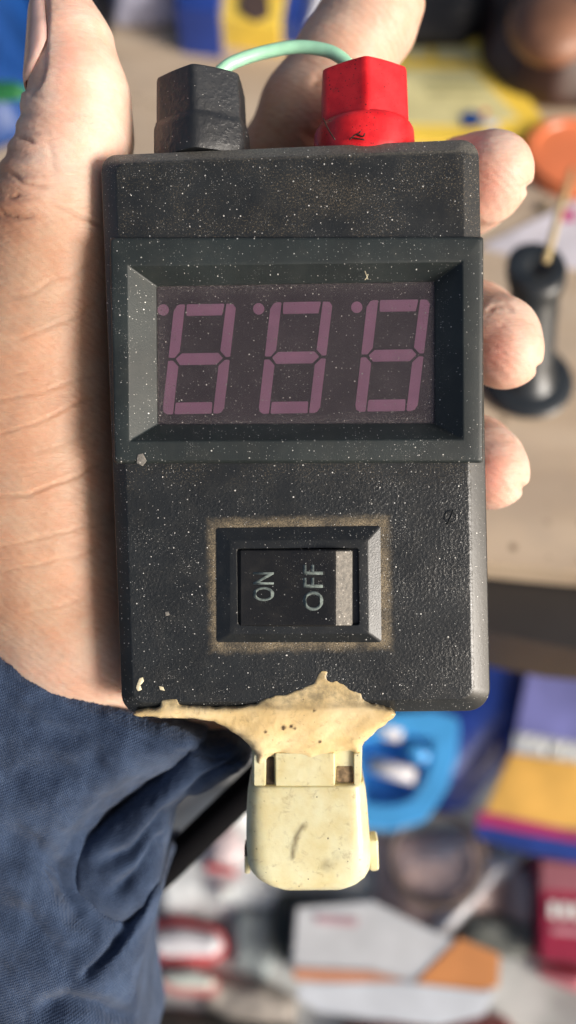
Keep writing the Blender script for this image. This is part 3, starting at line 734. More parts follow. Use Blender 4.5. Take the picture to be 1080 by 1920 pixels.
# joint skin bulges on the left outline of the thumb, soft unevenness everywhere
band = smooth(90, 20, U)*smooth(170, 215, V)*smooth(440, 400, V)
disp += band*.25*np.sin(V*.165+1.0)
disp += .22*fbm(v_[:, 0], v_[:, 1], v_[:, 2], .035, 21, 3)+.05*fbm(v_[:, 0], v_[:, 1], v_[:, 2], .25, 22, 3)*facing
# groove round the thumb nail
NAIL = [(90, -10), (90, 30), (88, 75), (86, 118), (80, 148), (70, 166), (56, 174)]
ld, al, _ = line_dist(U, V, NAIL); disp -= np.where(nrm[:, 2] > -.4, .3*np.exp(-(ld/3.5)**2), 0)
ndx = poly_sdf(U, V, [(-20, -40)]+[(p[0], p[1]) for p in NAIL]+[(-20, 174)]); disp -= .85*smooth(1, -6, ndx)
for cu_, cv_ in ((992, 352), (1014, 692), (984, 916)): disp -= .9*np.exp(-((U-cu_)**2+(V-cv_)**2)/9.0**2)
v_ = v_+nrm*disp[:, None]
# skin tone: tan palm, pinker pads
tan = np.array([.49, .315, .215]); pale = np.array([.80, .59, .49]); pink = np.array([.80, .38, .30]); brown = np.array([.30, .135, .07])
tint = np.tile(tan, (len(v_), 1))
def blend(w, c):
    global tint
    w = np.clip(w, 0, 1)[:, None]; tint = tint*(1-w)+c*w
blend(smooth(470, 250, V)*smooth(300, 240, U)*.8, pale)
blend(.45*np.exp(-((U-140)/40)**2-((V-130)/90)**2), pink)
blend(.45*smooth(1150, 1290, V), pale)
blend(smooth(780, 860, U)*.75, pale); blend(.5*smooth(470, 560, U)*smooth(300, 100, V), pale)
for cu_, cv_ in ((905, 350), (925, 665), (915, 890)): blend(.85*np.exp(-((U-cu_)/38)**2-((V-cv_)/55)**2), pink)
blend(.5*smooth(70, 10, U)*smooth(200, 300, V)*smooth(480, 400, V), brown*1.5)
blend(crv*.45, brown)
tint *= (1+.06*fbm(v_[:, 0], v_[:, 1], v_[:, 2], .06, 31, 4))[:, None]
tint *= 1-.10*np.clip(fbm(v_[:, 0]*.6, v_[:, 1]*1.4, v_[:, 2], .16, 33, 4), 0, 1)[:, None]
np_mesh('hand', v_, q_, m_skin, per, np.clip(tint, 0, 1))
# --- thumb nail: a curved plate on the left of the thumb tip
def axis_at(V0):
    ch = chains[0][0]
    for a, b in zip(ch, ch[1:]):
        va, vb = px_of(np.array(a[:3]))[1], px_of(np.array(b[:3]))[1]
        if va <= V0 <= vb: t = (V0-va)/(vb-va); return np.array(a)*(1-t)+np.array(b)*t
    return np.array(ch[0])
rows = []; nv = 15; na = 12
for i in range(nv):
    Vc = 172-i*13.5; A = axis_at(max(Vc, -20)); rows_ = []
    half = math.radians(62)*min(1, .35+math.sqrt(min(1, i/4.0))*.65)
    for j in range(na):
        ph = math.pi-math.radians(8)+half*(2*j/(na-1)-1)
        edge = abs(2*j/(na-1)-1); rad = A[3]*(1.0)+.42-.55*edge**8-(.3 if i == 0 else 0)
        rows_.append((A[0]+rad*math.cos(ph), A[1], A[2]+rad*math.sin(ph)))
    rows.append(rows_)
vs = [p for r in rows for p in r]; fs = [(i*na+j, i*na+j+1, (i+1)*na+j+1, (i+1)*na+j) for i in range(nv-1) for j in range(na-1)]
o = mk('thumbnail', vs, fs, m_nail, per, smooth=True); md = o.modifiers.new('thickness', 'SOLIDIFY'); md.thickness = .0004; md.offset = 1
# --- nails of the three wrapping fingers, turned away to the right
for (u, v, z, r, a0) in ((916, 330, -15.5, 8.3, 30), (936, 646, -15.5, 8.5, 32), (914, 879, -15.5, 7.9, 26)):
    c = P(u, v, z); nn = 9; vs = []; fs = []
    ax_ = Vector((.62, -.52, .30)).normalized()          # towards the tip of the nail
    out = Vector((.70, .62, -.22)); out = (out-ax_*out.dot(ax_)).normalized(); sd = ax_.cross(out)
    for i in range(nn):
        t = -.75+1.20*i/(nn-1)
        for j in range(nn):
            ph = math.radians(46)*(2*j/(nn-1)-1)*(1 if i else .7)
            eg = max(abs(2*j/(nn-1)-1), abs(2*i/(nn-1)-1)); rr_ = math.sqrt(max(.2, 1-max(t, 0)**2*.95))*r+.16-.8*eg**5
            q = c+ax_*(t*r*.95)+out*(rr_*math.cos(ph))+sd*(rr_*math.sin(ph)); vs.append(tuple(q))
    fs = [(i*nn+j, i*nn+j+1, (i+1)*nn+j+1, (i+1)*nn+j) for i in range(nn-1) for j in range(nn-1)]
    o = mk('fingernail', vs, fs, m_nail, per, smooth=True); md = o.modifiers.new('thickness', 'SOLIDIFY'); md.thickness = .0003; md.offset = -1

# --- sleeve
def pxy(u, v, z): p = P(u, v, z); return (p.x, p.y)
ZSL = -12
S_OUT = [pxy(u, v, -30 if (v > 1600 and u > 205) or v > 1800 else ZSL) for u, v in ((-120, 1100), (60, 1200), (240, 1290), (330, 1330), (383, 1370), (387, 1398), (372, 1425), (318, 1468), (255, 1512), (205, 1550), (168, 1590), (160, 1640), (200, 1690), (262, 1668), (306, 1612), (318, 1622), (308, 1655), (294, 1690), (282, 1740), (272, 1790), (270, 1850), (280, 1920), (300, 2040), (-120, 2040))]
S_CUFF = [pxy(u, v, ZSL) for u, v in ((-160, 1150), (0, 1229), (60, 1262), (120, 1292), (180, 1318), (235, 1342), (300, 1365), (340, 1376), (400, 1392), (420, 1500), (420, 2100), (-160, 2100))]
F_OUT = [pxy(u, v, -20) for u, v in ((352, 1372), (400, 1384), (430, 1381), (452, 1390), (468, 1408), (472, 1428), (452, 1448), (425, 1466), (393, 1486), (345, 1506), (326, 1530), (316, 1580), (305, 1620), (290, 1680), (240, 1720), (180, 1720), (130, 1660), (140, 1580), (200, 1530), (290, 1450))]
def pillow(d2, Z, zc, H, R):
    q1, q2 = d2+R, np.abs(Z-zc)-H+R
    return np.minimum(np.maximum(q1, q2), 0)+np.hypot(np.maximum(q1, 0), np.maximum(q2, 0))-R
def sleeve_f(X, Y, Z):
    x, y = X[:, :, 0], Y[:, :, 0]
    d2 = poly_sdf(x, y, S_OUT)[:, :, None]; dc = poly_sdf(x, y, S_CUFF)[:, :, None]
    a = pillow(d2, Z, -34, 27, 14.0); R = 2.2; q1, q2 = a+R, dc+R
    return np.minimum(np.maximum(q1, q2), 0)+np.hypot(np.maximum(q1, 0), np.maximum(q2, 0))-R
def folds(v, q, flist, seed, amp, ribs=None):
    n = vnormals(v, q); U, V = px_of(v); d = np.zeros(len(v))
    for line, dep, w, asym in flist:
        ld, al, sd_ = line_dist(U, V, line); env = np.clip(np.minimum(al, 1-al)*5+.1, 0, 1)
        ww = np.where(sd_ > 0, w, w*asym); d -= dep*np.exp(-(ld/ww)**2)*env
    d += amp*fbm(v[:, 0], v[:, 1], v[:, 2], .022, seed, 3, .6)+amp*.30*fbm(v[:, 0], v[:, 1], v[:, 2], .16, seed+1, 3)
    d += .05*fbm(v[:, 0], v[:, 1], v[:, 2], .8, seed+2, 2)
    if ribs is not None:
        ld, al, _ = line_dist(U, V, ribs); dd = np.cumsum([0]+[math.dist(a, b) for a, b in zip(ribs, ribs[1:])])
        d += .30*np.sin(al*dd[-1]/8.5*6.283)*smooth(30, 6, ld)-.45*np.exp(-((ld-33)/3.5)**2)
    f = smooth(-.2, .2, n[:, 2]); return relax(v+n*(d*f)[:, None], q, 1)
v_, q_ = grid_mesh(sleeve_f, (-84, -136, -63), (6, -14, 0), .6)
v_ = relax(v_, q_, 4)
cuffline = [(0, 1229), (60, 1262), (120, 1292), (180, 1318), (235, 1342), (300, 1365), (340, 1376), (400, 1392)]
v_ = folds(v_, q_, [([(372, 1400), (300, 1458), (205, 1520), (150, 1575), (125, 1640), (150, 1720), (190, 1760)], 1.6, 26, .6),
                    ([(232, 1738), (215, 1775), (180, 1812), (150, 1838)], 2.6, 9, .8), ([(60, 1900), (120, 1880), (190, 1890), (260, 1915)], 3.2, 26, .7), ([(-20, 1560), (60, 1590), (120, 1640), (160, 1720)], 1.8, 30, .8),
                    ([(-10, 1470), (60, 1440), (140, 1440), (220, 1400)], 1.2, 34, .8), ([(-20, 1700), (50, 1720), (110, 1790), (140, 1860)], 1.6, 28, .8), ([(20, 1330), (90, 1370), (180, 1390)], .9, 22, .8), ([(150, 1640), (210, 1700), (260, 1700)], 1.4, 16, .8)], 41, 1.0, cuffline)
np_mesh('sleeve', v_, q_, m_fab, per)
def flap_f(X, Y, Z):
    d2 = poly_sdf(X[:, :, 0], Y[:, :, 0], F_OUT)[:, :, None]
    return pillow(d2, Z, -23, 10, 7.0)
v_, q_ = grid_mesh(flap_f, (-60, -100, -38), (2, -42, -7), .6)
v_ = relax(v_, q_, 4)
v_ = folds(v_, q_, [([(470, 1400), (420, 1440), (375, 1475), (340, 1520)], 1.8, 9, .7), ([(180, 1620), (240, 1600), (290, 1560), (345, 1500)], 2.2, 16, .7), ([(200, 1680), (260, 1640), (300, 1590), (330, 1560)], 2.4, 14, .7)], 51, .8, [(352, 1372), (400, 1384), (430, 1381), (452, 1390), (470, 1415)])
np_mesh('cuff_fold', v_, q_, m_fab, per)

# --- black cable behind the connector
cab = empty('black_cable', BASE, 'thick black cable running from behind the cream connector into the navy sleeve', 'cable')
v_, f_ = tube(catmull([P(600, 1345, -36), P(520, 1426, -38), P(450, 1494, -40), P(385, 1556, -42), P(305, 1634, -44), P(230, 1700, -48)], 8), 3.75, 20); mk('cable_jacket', v_, f_, m_cable, cab, smooth=True)

# ================================================================== THE PLACE BEHIND
LOW = -0.15
def bgmat(name, col, rough=.6, var=.1, scale=.05, **kw): return simple(name, col, rough, var, scale, **kw)
def slab(name, pxs, h0, h1, mat, parent=None, r=0.0, origin=None):
    """footprint drawn where its top face shows in the photo, extruded down to h0"""
    top = [Wp(u, v, h1) for u, v in pxs]
    p2 = [(p.x*1000, p.y*1000) for p in top]
    if r: p2 = rpoly(p2, r, 5)
    rings = bevel_box_rings(p2, h0*1000, h1*1000, min(.6, (h1-h0)*400))
    v_, f_ = loft(rings)
    c = Vector((sum(p[0] for p in p2)/len(p2)*MM, sum(p[1] for p in p2)/len(p2)*MM, h0))
    if parent is not None: org = parent.location.copy()
    else: org = c
    o = mk(name, v_, f_, mat, parent, auto=35, origin=org)
    if parent is not None: o.location = (0, 0, 0)
    return o
def thing(name, pxc, h, label, cat, group=None):
    return empty(name, Matrix.Translation(Wp(pxc[0], pxc[1], h)), label, cat, group)

def table_mat():
    m, t, b = nodes('beige_board'); co = mmco(t)
    tc = N(t, 'ShaderNodeTexCoord'); st_ = N(t, 'ShaderNodeMapping', {'Vector': tc.outputs['Object'], 'Rotation': (0, 0, .3), 'Scale': (12, 70, 12)}).outputs[0]
    c = mix(t, ramp(t, noise(t, st_, 1.0, 4, .6), .3, .7), (.44, .335, .235), (.56, .45, .33))
    c = mix(t, M_(t, 'MULTIPLY', ramp(t, noise(t, co, .022, 3), .5, .7), .5), c, (.40, .33, .26))
    c = mix(t, specks(t, co, 9, 1.6, .4), c, (.20, .14, .09))
    t.links.new(c, b.inputs['Base Color']); b.inputs['Roughness'].default_value = .6; return m
# table (setting)
tb = slab('table', [(-700, 985), (560, 1030), (915, 1056), (1080, 1072), (1900, 1140), (2400, -480), (-1300, -480)], -.012, 0.0, table_mat()); tag(tb, kind='structure')
fl = mk('display_shelf', [(-900, -900, LOW*1000), (900, -900, LOW*1000), (900, 700, LOW*1000), (-900, 700, LOW*1000), (-900, -900, LOW*1000-12), (900, -900, LOW*1000-12), (900, 700, LOW*1000-12), (-900, 700, LOW*1000-12)], [(0, 1, 2, 3), (7, 6, 5, 4), (0, 4, 5, 1), (1, 5, 6, 2), (2, 6, 7, 3), (3, 7, 4, 0)], simple('grey_shelf', (.42, .43, .42), .5, .4, .025)); tag(fl, kind='structure')
db = slab('dark_board', [(-400, 1040), (560, 1040), (915, 1050), (1080, 1066), (1900, 1130), (1900, 1290), (1080, 1218), (915, 1186), (-400, 1160)], -.05, -.014, bgmat('dark_brown_board', (.022, .019, .018), .5)); tag(db, 'dark board along the front edge below the beige table', 'board')

white = bgmat('white_plastic', (.62, .62, .66), .45); lav = bgmat('lavender_film', (.46, .46, .58), .4)
black = bgmat('black_bag', (.006, .006, .007), .5); blue = bgmat('blue_bag', (.006, .045, .19), .45, .3, .03)
yellow = bgmat('yellow_card', (.88, .62, .08), .5); pale = bgmat('pale_yellow_panel', (.66, .60, .30), .55, .12, .1)
navy = bgmat('navy_wrapper', (.018, .05, .27), .35, .3, .03); lblue = bgmat('light_blue_plastic', (.08, .40, .85), .3, .15, .03)
orange = bgmat('orange_plastic', (.78, .22, .09), .3); ltext = bgmat('white_print', (.80, .82, .80), .5)
grey = bgmat('grey_card', (.58, .60, .63), .5); rust = bgmat('orange_card', (.62, .25, .08), .55); maroon = bgmat('maroon_card', (.32, .012, .05), .4)
clear = bgmat('cloudy_plastic', (.62, .65, .66), .25, .25, .08, bmp=.6, bs=.08); rubber = bgmat('rubber', (.02, .025, .03), .35, .3, .05)
brown = bgmat('brown_skin_like', (.20, .095, .055), .5, .4, .03); green = bgmat('green_print', (.02, .16, .05), .5)
pinkm = bgmat('pink_film', (.50, .36, .33), .35, .2, .04); redm = bgmat('red_print', (.62, .05, .06), .45)

# pillow-shaped soft pack
def soft_pack(name, pxs, h0, ht, mat, parent=None, seed=1, res=22, crumple=1.0):
    top = [Wp(u, v, h0+ht*.5) for u, v in pxs]; poly = [(p.x*1000, p.y*1000) for p in top]
    xs = [p[0] for p in poly]; ys = [p[1] for p in poly]
    st = max(max(xs)-min(xs), max(ys)-min(ys))/res
    R = min(max(xs)-min(xs), max(ys)-min(ys))*.3
    def fld(X, Y, Z):
        d2 = poly_sdf(X[:, :, 0], Y[:, :, 0], poly)[:, :, None]
        n = crumple*ht*1000*.12*fbm(X, Y, 0*Z, .03, seed, 3)
        top_ = h0*1000+ht*1000*(1-(1-np.clip(-d2/R, 0, 1))**2)*.9+ht*100+n
        return np.maximum(d2, np.maximum(Z-top_, h0*1000-Z))*.7
    v_, q_ = grid_mesh(fld, (min(xs)-st*2, min(ys)-st*2, h0*1000-st), (max(xs)+st*2, max(ys)+st*2, h0*1000+ht*1400+st), st*.5)
    v_[:, 2] = np.maximum(v_[:, 2], h0*1000+.05)
    v_ = relax(v_, q_, 2); c = parent.location.copy() if parent is not None else Vector((sum(xs)/len(xs)*MM, sum(ys)/len(ys)*MM, h0))
    v_ = v_-np.array(c)[None]*1000
    o = np_mesh(name, v_, q_, mat, parent)
    if parent is None: o.location = c
    return o

# far side of the table
o = soft_pack('blue_bag', [(-260, -160), (30, -120), (62, -20), (66, 90), (60, 165), (30, 205), (-60, 250), (-260, 260)], 0, .03, blue, seed=2); tag(o, 'blue plastic bag behind the thumb at the left edge', 'bag')
g = thing('green_wrapper', (25, 170), .03, 'small green wrapper lying on the blue bag by the thumb', 'wrapper'); soft_pack('film', [(-20, 152), (30, 150), (55, 162), (40, 182), (-20, 186)], .0305, .004, green, g, 3, 14)
o = soft_pack('black_pouch', [(-300, -300), (150, -260), (195, -60), (203, 20), (190, 62), (120, 60), (40, -20), (-300, -80)], 0, .028, black, seed=5); tag(o, 'black pouch just right of the thumb tip', 'pouch')
o = soft_pack('white_bag', [(185, -160), (345, -160), (345, -20), (338, 4), (260, 14), (205, 10), (196, -40)], 0, .02, lav, seed=6); tag(o, 'pale lavender plastic bag at the far edge of the table', 'bag')
o = slab('blue_box', [(338, -160), (430, -160), (410, 22), (330, 12)], 0, .02, navy); tag(o, 'small dark blue box between lavender bag and yellow pack', 'box')
yp = thing('yellow_pack', (460, 40), 0, 'yellow pack with a dark round print behind the black knob', 'pack')
slab('wrapper', [(420, -150), (560, -150), (524, 52), (404, 32)], 0, .012, yellow, yp); slab('dark_print', [(452, -50), (500, -48), (506, 28), (478, 42), (448, 20)], .0122, .0128, bgmat('dark_brown_print', (.08, .05, .04)), yp, 3)
o = slab('navy_packet', [(530, -140), (575, -140), (564, 42), (524, 38)], 0, .01, navy); tag(o, 'narrow navy packet right of the yellow pack', 'packet')
o = soft_pack('white_packet', [(560, -120), (700, -120), (640, 10), (590, 60), (562, 62)], 0, .012, white, seed=8); tag(o, 'white packet behind the index finger', 'packet')
o = soft_pack('black_sack', [(640, -420), (1000, -420), (960, -60), (930, 40), (890, 66), (760, 70), (690, 60)], 0, .02, black, seed=9, crumple=1.5); tag(o, 'black sack in shade behind the yellow card', 'sack')
bb = thing('brown_blob', (985, 60), 0, 'unidentified rounded brown bundle at the top right corner', 'blob')  # identity unknown: stand-in shape for a dark brown, skin-like blob
soft_pack('blob_cover', [(900, -120), (1200, -150), (1260, 60), (1180, 150), (1050, 148), (960, 118), (908, 60)], 0, .03, bgmat('dark_brown_cover', (.05, .025, .018), .4, .4, .04), bb, 11)
def ball(name, c, r, mat, parent, sx=1, sy=1, sz=1):
    bm = bmesh.new(); bmesh.ops.create_uvsphere(bm, u_segments=28, v_segments=18, radius=r)
    for v in bm.verts: v.co = Vector((v.co.x*sx, v.co.y*sy, v.co.z*sz))
    me = bpy.data.meshes.new(name); bm.to_mesh(me); bm.free()
    for p in me.polygons: p.use_smooth = True
    me.materials.append(mat); o = bpy.data.objects.new(name, me); link(o, parent)
    o.location = c-parent.location if parent else c
    return o
ball('round_patch', Wp(1030, 50, .028), .016, brown, bb, 1, 1.2, .6)
# yellow card with pale panel
yc = thing('yellow_card', (880, 170), 0, 'yellow printed card with a pale panel behind the red knob', 'card')
slab('card_sheet', [(690, 66), (918, 70), (1028, 236), (1000, 262), (900, 268), (640, 250)], 0, .003, yellow, yc)
slab('pale_panel', [(755, 128), (888, 132), (975, 222), (880, 235), (745, 232)], .0031, .0034, pale, yc)
for pts, m_ in (([(760, 88), (800, 88), (806, 110), (760, 110)], pale), ([(815, 88), (885, 90), (898, 112), (820, 112)], pale), ([(862, 216), (885, 206), (905, 218), (900, 236), (868, 238)], blue), ([(905, 205), (915, 205), (914, 214), (904, 214)], redm), ([(912, 224), (938, 228), (934, 240), (905, 238)], white), ([(795, 150), (905, 152), (912, 160), (795, 158)], bgmat('olive_print', (.42, .40, .18))), ([(800, 170), (915, 170), (922, 178), (800, 178)], bgmat('olive_print_b', (.46, .42, .2)))):
    slab('print', pts, .0035, .0037, m_, yc)
# orange lid
ol = thing('orange_lid', (1060, 280), 0, 'translucent orange plastic lid at the right edge above the stick', 'lid')
oc = Wp(1082, 284, .006); v_, f_ = loft([[(r*math.cos(a*math.pi/16), r*math.sin(a*math.pi/16), z) for a in range(32)] for r, z in ((19, 0), (19.6, .8), (19.6, 5.2), (19, 6), (16, 6.2), (15.4, 5.4), (1, 5.2))])
o = mk('lid_shell', v_, f_, orange, ol, auto=40); o.location = oc-ol.location-Vector((0, 0, .006))
# papers
wp_ = slab('paper_sheet', [(902, 462), (1085, 372), (1300, 330), (1300, 520), (1090, 505), (960, 478)], 0, .0008, bgmat('white_paper', (.62, .60, .66), .6, .15, .05)); tag(wp_, 'white paper sheet under the orange lid beside black stopper', 'paper')
for pts, m_ in (([(1050, 395), (1078, 392), (1080, 412), (1055, 415)], bgmat('magenta_print', (.5, .04, .2))), ([(1010, 380), (1030, 376), (1032, 396), (1014, 400)], bgmat('olive_print_c', (.2, .16, .1)))):
    o = slab('printed_mark', pts, .001, .0012, m_); o.parent = wp_; o.location = o.location-wp_.location
# stick
sk = thing('wooden_stick', (1035, 440), .02, 'thin pale wooden stick leaning on the black stopper', 'stick')
v_, f_ = tube([Vector(Wp(1024, 488, .040))*1000, Vector(Wp(1045, 410, .030))*1000, Vector(Wp(1072, 320, .012))*1000], 1.1, 10)
v_ = [Vector(p)-sk.location*1000 for p in v_]; mk('stick_shaft', v_, f_, bgmat('pale_wood', (.62, .48, .24)), sk, smooth=True)
# black rubber stopper with a wide round base
st = thing('rubber_stopper', (985, 730), 0, 'black rubber stopper with a wide round base on the beige table', 'stopper')
bc = Wp(985, 716, 0); 
prof = ((13.5, 0), (15.2, .8), (15.6, 2.2), (14.4, 3.6), (10, 4.4), (9, 7), (8, 12), (8, 34), (9.2, 37), (9.6, 40), (9.2, 42), (6, 42.6), (3, 41), (2.5, 39))
lean = (Wp(1003, 505, .030)-bc)*1000; lean = Vector((lean.x, lean.y, 0))*1.0
v_, f_ = loft([[(r*math.cos(a*math.pi/16)+lean.x*max(0, z-4)/36, r*math.sin(a*math.pi/16)+lean.y*max(0, z-4)/36, z*.9) for a in range(32)] for r, z in prof[:5]])
o = mk('round_base', v_, f_, rubber, st, auto=45); o.location = bc-st.location
v_, f_ = loft([[(r*math.cos(a*math.pi/16)+lean.x*max(0, z-4)/38, r*math.sin(a*math.pi/16)+lean.y*max(0, z-4)/38, z*.76) for a in range(32)] for r, z in prof[4:]])
o = mk('stem', v_, f_, rubber, st, auto=45); o.location = bc-st.location+Vector((0, 0, .0001))

# goods on the shelf below
def clutter(pts, ht, mat, label, cat, name, seed): o = soft_pack(name, pts, LOW, ht, mat, seed=seed, crumple=1.6); tag(o, label, cat); return o
nb = thing('navy_bag', (930, 1350), LOW, 'big shiny navy blue bag with lavender panel and white lettering', 'bag')
soft_pack('bag_film', [(640, 1150), (1400, 1180), (1420, 1420), (1100, 1500), (960, 1440), (880, 1530), (740, 1545), (640, 1400)], LOW, .018, navy, nb, 12, 30, .6)
lp = [(1000, 1206), (1400, 1250), (1400, 1500), (1090, 1450), (958, 1415)]
slab('lavender_panel', lp, LOW+.0225, LOW+.0232, bgmat('lavender_print', (.20, .21, .50), .35, .2, .04), nb)
slab('orange_panel', [(958, 1412), (1400, 1475), (1400, 1600), (1085, 1555), (905, 1530)], LOW+.0235, LOW+.0242, bgmat('amber_print', (.75, .43, .10), .4, .25, .03), nb)
slab('magenta_stripe', [(900, 1520), (985, 1538), (1090, 1562), (1090, 1582), (980, 1562), (893, 1545)], LOW+.0243, LOW+.0246, bgmat('magenta_strip', (.42, .03, .14), .4), nb)
slab('navy_stripe', [(893, 1545), (985, 1562), (1200, 1600), (1200, 1640), (980, 1598), (892, 1570)], LOW+.0243, LOW+.0246, navy, nb)
me, a, b = lettering('YAMAHA', 0, 0, 0, 0, 0, off=.02)
for i, vert in enumerate(me.vertices):
    p0 = Wp(964, 1400, LOW+.0236).lerp(Wp(1150, 1448, LOW+.0236), a[i]); p1 = Wp(970, 1374, LOW+.0236).lerp(Wp(1156, 1410, LOW+.0236), a[i])
    vert.co = p0.lerp(p1, b[i])+Vector((0, 0, .0002))-nb.location
me.materials.append(ltext); o = bpy.data.objects.new('lettering', me); link(o, nb); md = o.modifiers.new('t', 'SOLIDIFY'); md.thickness = .0002
slab('lettering_backing', [(966, 1373), (1200, 1412), (1200, 1456), (962, 1408)], LOW+.0233, LOW+.0235, bgmat('faded_white_print', (.55, .58, .62)), nb)
# light blue holder (open ring) with clear tubes
lb = thing('blue_holder', (760, 1440), LOW, 'light blue plastic holder with clear tubes beside the cream connector', 'holder')
top = [Wp(u, v, LOW+.035) for u, v in ((640, 1345), (810, 1330), (862, 1345), (858, 1420), (838, 1480), (800, 1538), (740, 1555), (660, 1548))]
outer = rpoly([(p.x*1000, p.y*1000) for p in top], 4, 5); cxx = sum(p[0] for p in outer)/len(outer); cyy = sum(p[1] for p in outer)/len(outer)
inner = [(cxx+(x-cxx)*.60-5, cyy+(y-cyy)*.58) for x, y in outer]
h1 = (LOW+.035)*1000; h0 = (LOW+.019)*1000
v_, f_ = loft([ringz(outer, h0), ringz(outer, h1-1), ringz([(cxx+(x-cxx)*.97, cyy+(y-cyy)*.97) for x, y in outer], h1), ringz([(cxx+(x-cxx)*.64-4, cyy+(y-cyy)*.62) for x, y in outer], h1), ringz(inner, h1-1.5), ringz(inner, h0+4)], True, True)
o = mk('holder_frame', v_, f_, lblue, lb, auto=40, origin=lb.location.copy()); o.location = (0, 0, 0)
for (u0, v0, u1, v1) in ((690, 1362, 752, 1378), (690, 1432, 776, 1456), (758, 1395, 800, 1425)):
    a_ = Wp(u0, v0, LOW+.032); b_ = Wp(u1, v1, LOW+.032); v_, f_ = tube([a_*1000, (a_+b_)*500, b_*1000], 3.4, 12); o = mk('clear_tube', v_, f_, white if v0 != 1395 else lblue, lb, smooth=True, origin=lb.location.copy()); o.location = (0, 0, 0)
# loops, bags and cartons
o = clutter([(690, 1560), (900, 1550), (960, 1640), (960, 1720), (800, 1790), (690, 1760), (700, 1650)], .010, pinkm, 'pinkish clear bag holding a black rubber ring', 'bag', 'pink_bag', 13)
rg = thing('rubber_ring', (815, 1610), LOW+.012, 'black rubber ring lying on the pinkish bag', 'ring')
rc = Wp(818, 1610, LOW+.014); ring_pts = [(rc.x*1000+19*math.cos(a*math.pi/20), rc.y*1000+17.5*math.sin(a*math.pi/20), rc.z*1000) for a in range(41)]
v_, f_ = tube(ring_pts, 1.7, 10); o = mk('ring_body', v_, f_, bgmat('brown_rubber', (.10, .07, .06)), rg, smooth=True, origin=rg.location.copy()); o.location = (0, 0, 0)
o = clutter([(905, 1590), (1000, 1600), (960, 1660), (860, 1745), (760, 1815), (700, 1830), (700, 1790), (800, 1730), (870, 1660)], .02, white, 'diagonal strip of white plastic bag left of the maroon box', 'bag', 'white_strip', 14)
o = clutter([(870, 1700), (1010, 1720), (1020, 1790), (960, 1800), (860, 1770)], .012, bgmat('grey_green_bag', (.12, .13, .12)), 'dark grey green pouch below the white plastic strip', 'pouch', 'grey_pouch', 15)
o = clutter([(940, 1600), (1080, 1640), (1030, 1700), (1000, 1800), (940, 1720)], .014, bgmat('smoky_bag', (.30, .24, .25)), 'smoky clear bag leaning on the maroon box', 'bag', 'smoky_bag', 25)
mb = thing('maroon_box', (1060, 1720), LOW, 'maroon box with white print at the right edge', 'box')
slab('box_body', [(1012, 1610), (1300, 1640), (1300, 1830), (1018, 1800)], LOW, LOW+.02, maroon, mb)
slab('faded_panel', [(1016, 1614), (1290, 1640), (1290, 1690), (1014, 1668)], LOW+.0201, LOW+.0204, bgmat('dusty_maroon', (.32, .10, .13)), mb)
for k in range(3): slab('print', [(1030+k*22, 1690+k*2), (1044+k*22, 1691+k*2), (1044+k*22, 1722+k*2), (1030+k*22, 1720+k*2)], LOW+.0201, LOW+.0206, ltext, mb)
slab('print', [(1034, 1738), (1120, 1746), (1120, 1758), (1034, 1750)], LOW+.0201, LOW+.0206, bgmat('pink_print', (.55, .25, .3)), mb)
o = clutter([(1010, 1805), (1300, 1830), (1300, 1880), (1080, 1862), (1012, 1835)], .012, bgmat('pink_red_film', (.62, .20, .24)), 'pink and red plastic film in front of the maroon box', 'film', 'pink_film', 16)
cb = thing('carton', (740, 1800), LOW, 'grey topped carton with orange side standing on the shelf', 'carton')
slab('carton_body', [(556, 1702), (700, 1690), (800, 1740), (940, 1800), (925, 1862), (870, 1880), (560, 1838), (548, 1800)], LOW, LOW+.022, grey, cb)
slab('orange_side', [(862, 1758), (938, 1790), (935, 1850), (880, 1862), (775, 1846)], LOW+.0222, LOW+.0227, rust, cb)
slab('orange_band', [(548, 1815), (700, 1822), (760, 1838), (700, 1846), (552, 1838)], LOW+.0222, LOW+.0228, bgmat('salmon_card', (.60, .28, .17)), cb)
slab('white_flap', [(560, 1845), (760, 1842), (930, 1862), (905, 1905), (820, 1925), (600, 1898), (556, 1872)], LOW+.0222, LOW+.0232, bgmat('white_card', (.62, .66, .72)), cb)
slab('red_print', [(590, 1716), (670, 1722), (668, 1738), (592, 1730)], LOW+.0222, LOW+.0227, bgmat('faded_red_print', (.50, .32, .36)), cb)
o = clutter([(640, 1925), (950, 1900), (1000, 1960), (1000, 2100), (640, 2100)], .015, bgmat('rust_red_bag', (.22, .05, .045)), 'dark red bag in front of the orange sided carton', 'bag', 'red_bag', 17)
o = clutter([(510, 1670), (700, 1690), (720, 1720), (640, 1706), (560, 1700), (552, 1800), (530, 1815), (505, 1760)], .014, bgmat('dark_grey_strap', (.035, .045, .045)), 'dark strap around the near end of the carton', 'strap', 'dark_strap', 18)
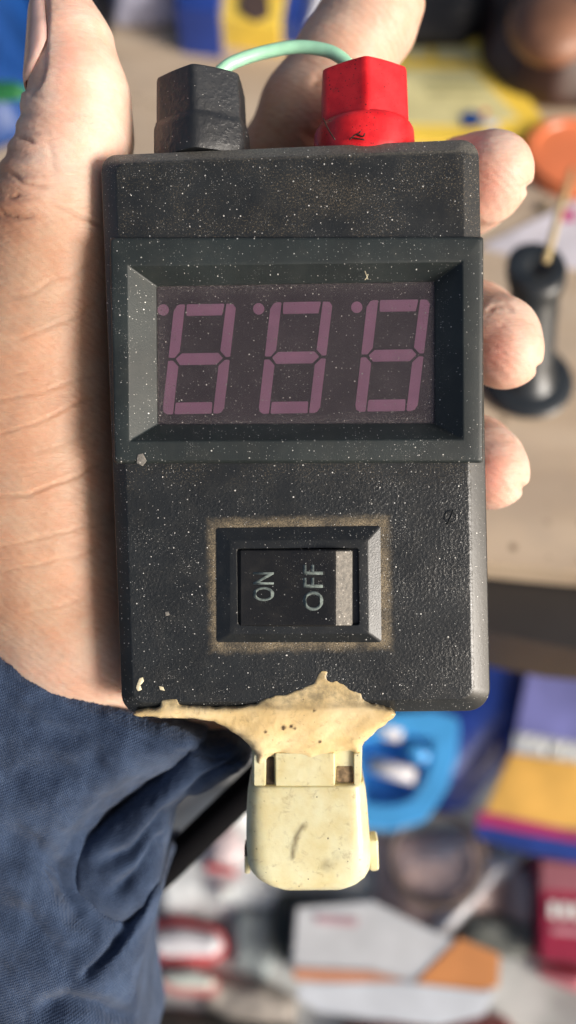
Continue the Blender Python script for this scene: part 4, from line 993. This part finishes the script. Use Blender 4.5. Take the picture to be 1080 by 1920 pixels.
for pts, name, lab, seed in (([(262, 1733), (330, 1722), (412, 1740), (428, 1778), (405, 1808), (300, 1808), (268, 1796)], 'white_blister', 'white blister pack with red rim beside the sleeve, upper of two', 19), ([(295, 1820), (370, 1812), (412, 1840), (408, 1870), (330, 1868), (292, 1850)], 'pale_blister', 'pale green white blister pack with red edge, lower of two', 20)):
    q = thing(name, (sum(p[0] for p in pts)/len(pts), sum(p[1] for p in pts)/len(pts)), LOW, lab, 'blister pack', 'blister packs beside the sleeve')
    slab('rim', pts, LOW+.0005, LOW+.010, bgmat('red_rim', (.62, .10, .11) if seed == 19 else (.48, .20, .19)), q, 6)
    cx_ = sum(p[0] for p in pts)/len(pts); cy_ = sum(p[1] for p in pts)/len(pts)
    soft_pack('bubble', [(cx_+(p[0]-cx_)*.84+(6 if seed == 19 else 0), cy_+(p[1]-cy_)*.66-(0 if seed == 19 else 6)) for p in pts], LOW+.0102, .006, white if seed == 19 else bgmat('pale_green_white', (.50, .56, .52)), q, seed, 18)
o = clutter([(270, 1560), (420, 1460), (500, 1480), (520, 1600), (540, 1700), (470, 1730), (300, 1720), (250, 1640)], .012, clear, 'cloudy clear plastic bag between the sleeve and the connector', 'bag', 'clear_bag', 21)
rl = thing('red_edged_packet', (425, 1600), LOW, 'small white packet with red lower edge under the black cable', 'packet')
soft_pack('packet_body', [(388, 1560), (440, 1545), (462, 1590), (440, 1630), (395, 1622)], LOW+.016, .004, bgmat('white_pink', (.62, .52, .54)), rl, 26, 16); slab('red_edge', [(386, 1618), (440, 1632), (438, 1642), (384, 1630)], LOW+.012, LOW+.020, redm, rl)
o = clutter([(440, 1690), (520, 1700), (520, 1800), (500, 1840), (430, 1810), (420, 1740)], .010, bgmat('steel_bag', (.26, .30, .31)), 'grey bag between the red rimmed packs and the carton', 'bag', 'grey_bag', 22)
o = clutter([(400, 1820), (500, 1840), (560, 1870), (560, 1930), (420, 1920), (370, 1880)], .009, bgmat('taupe_bag', (.30, .27, .24)), 'taupe pouch at the bottom between sleeve and carton', 'pouch', 'taupe_pouch', 23)
o = clutter([(260, 1885), (380, 1895), (560, 1925), (560, 2050), (260, 2050)], .010, bgmat('dark_tray_m', (.07, .07, .06)), 'dark tray edge at the very bottom beside the sleeve', 'tray', 'dark_tray', 24)
o = clutter([(396, 1660), (440, 1655), (450, 1685), (410, 1692)], .017, bgmat('pale_cap', (.62, .66, .66)), 'small pale disc on the clear bag left of the connector', 'disc', 'pale_disc', 27)
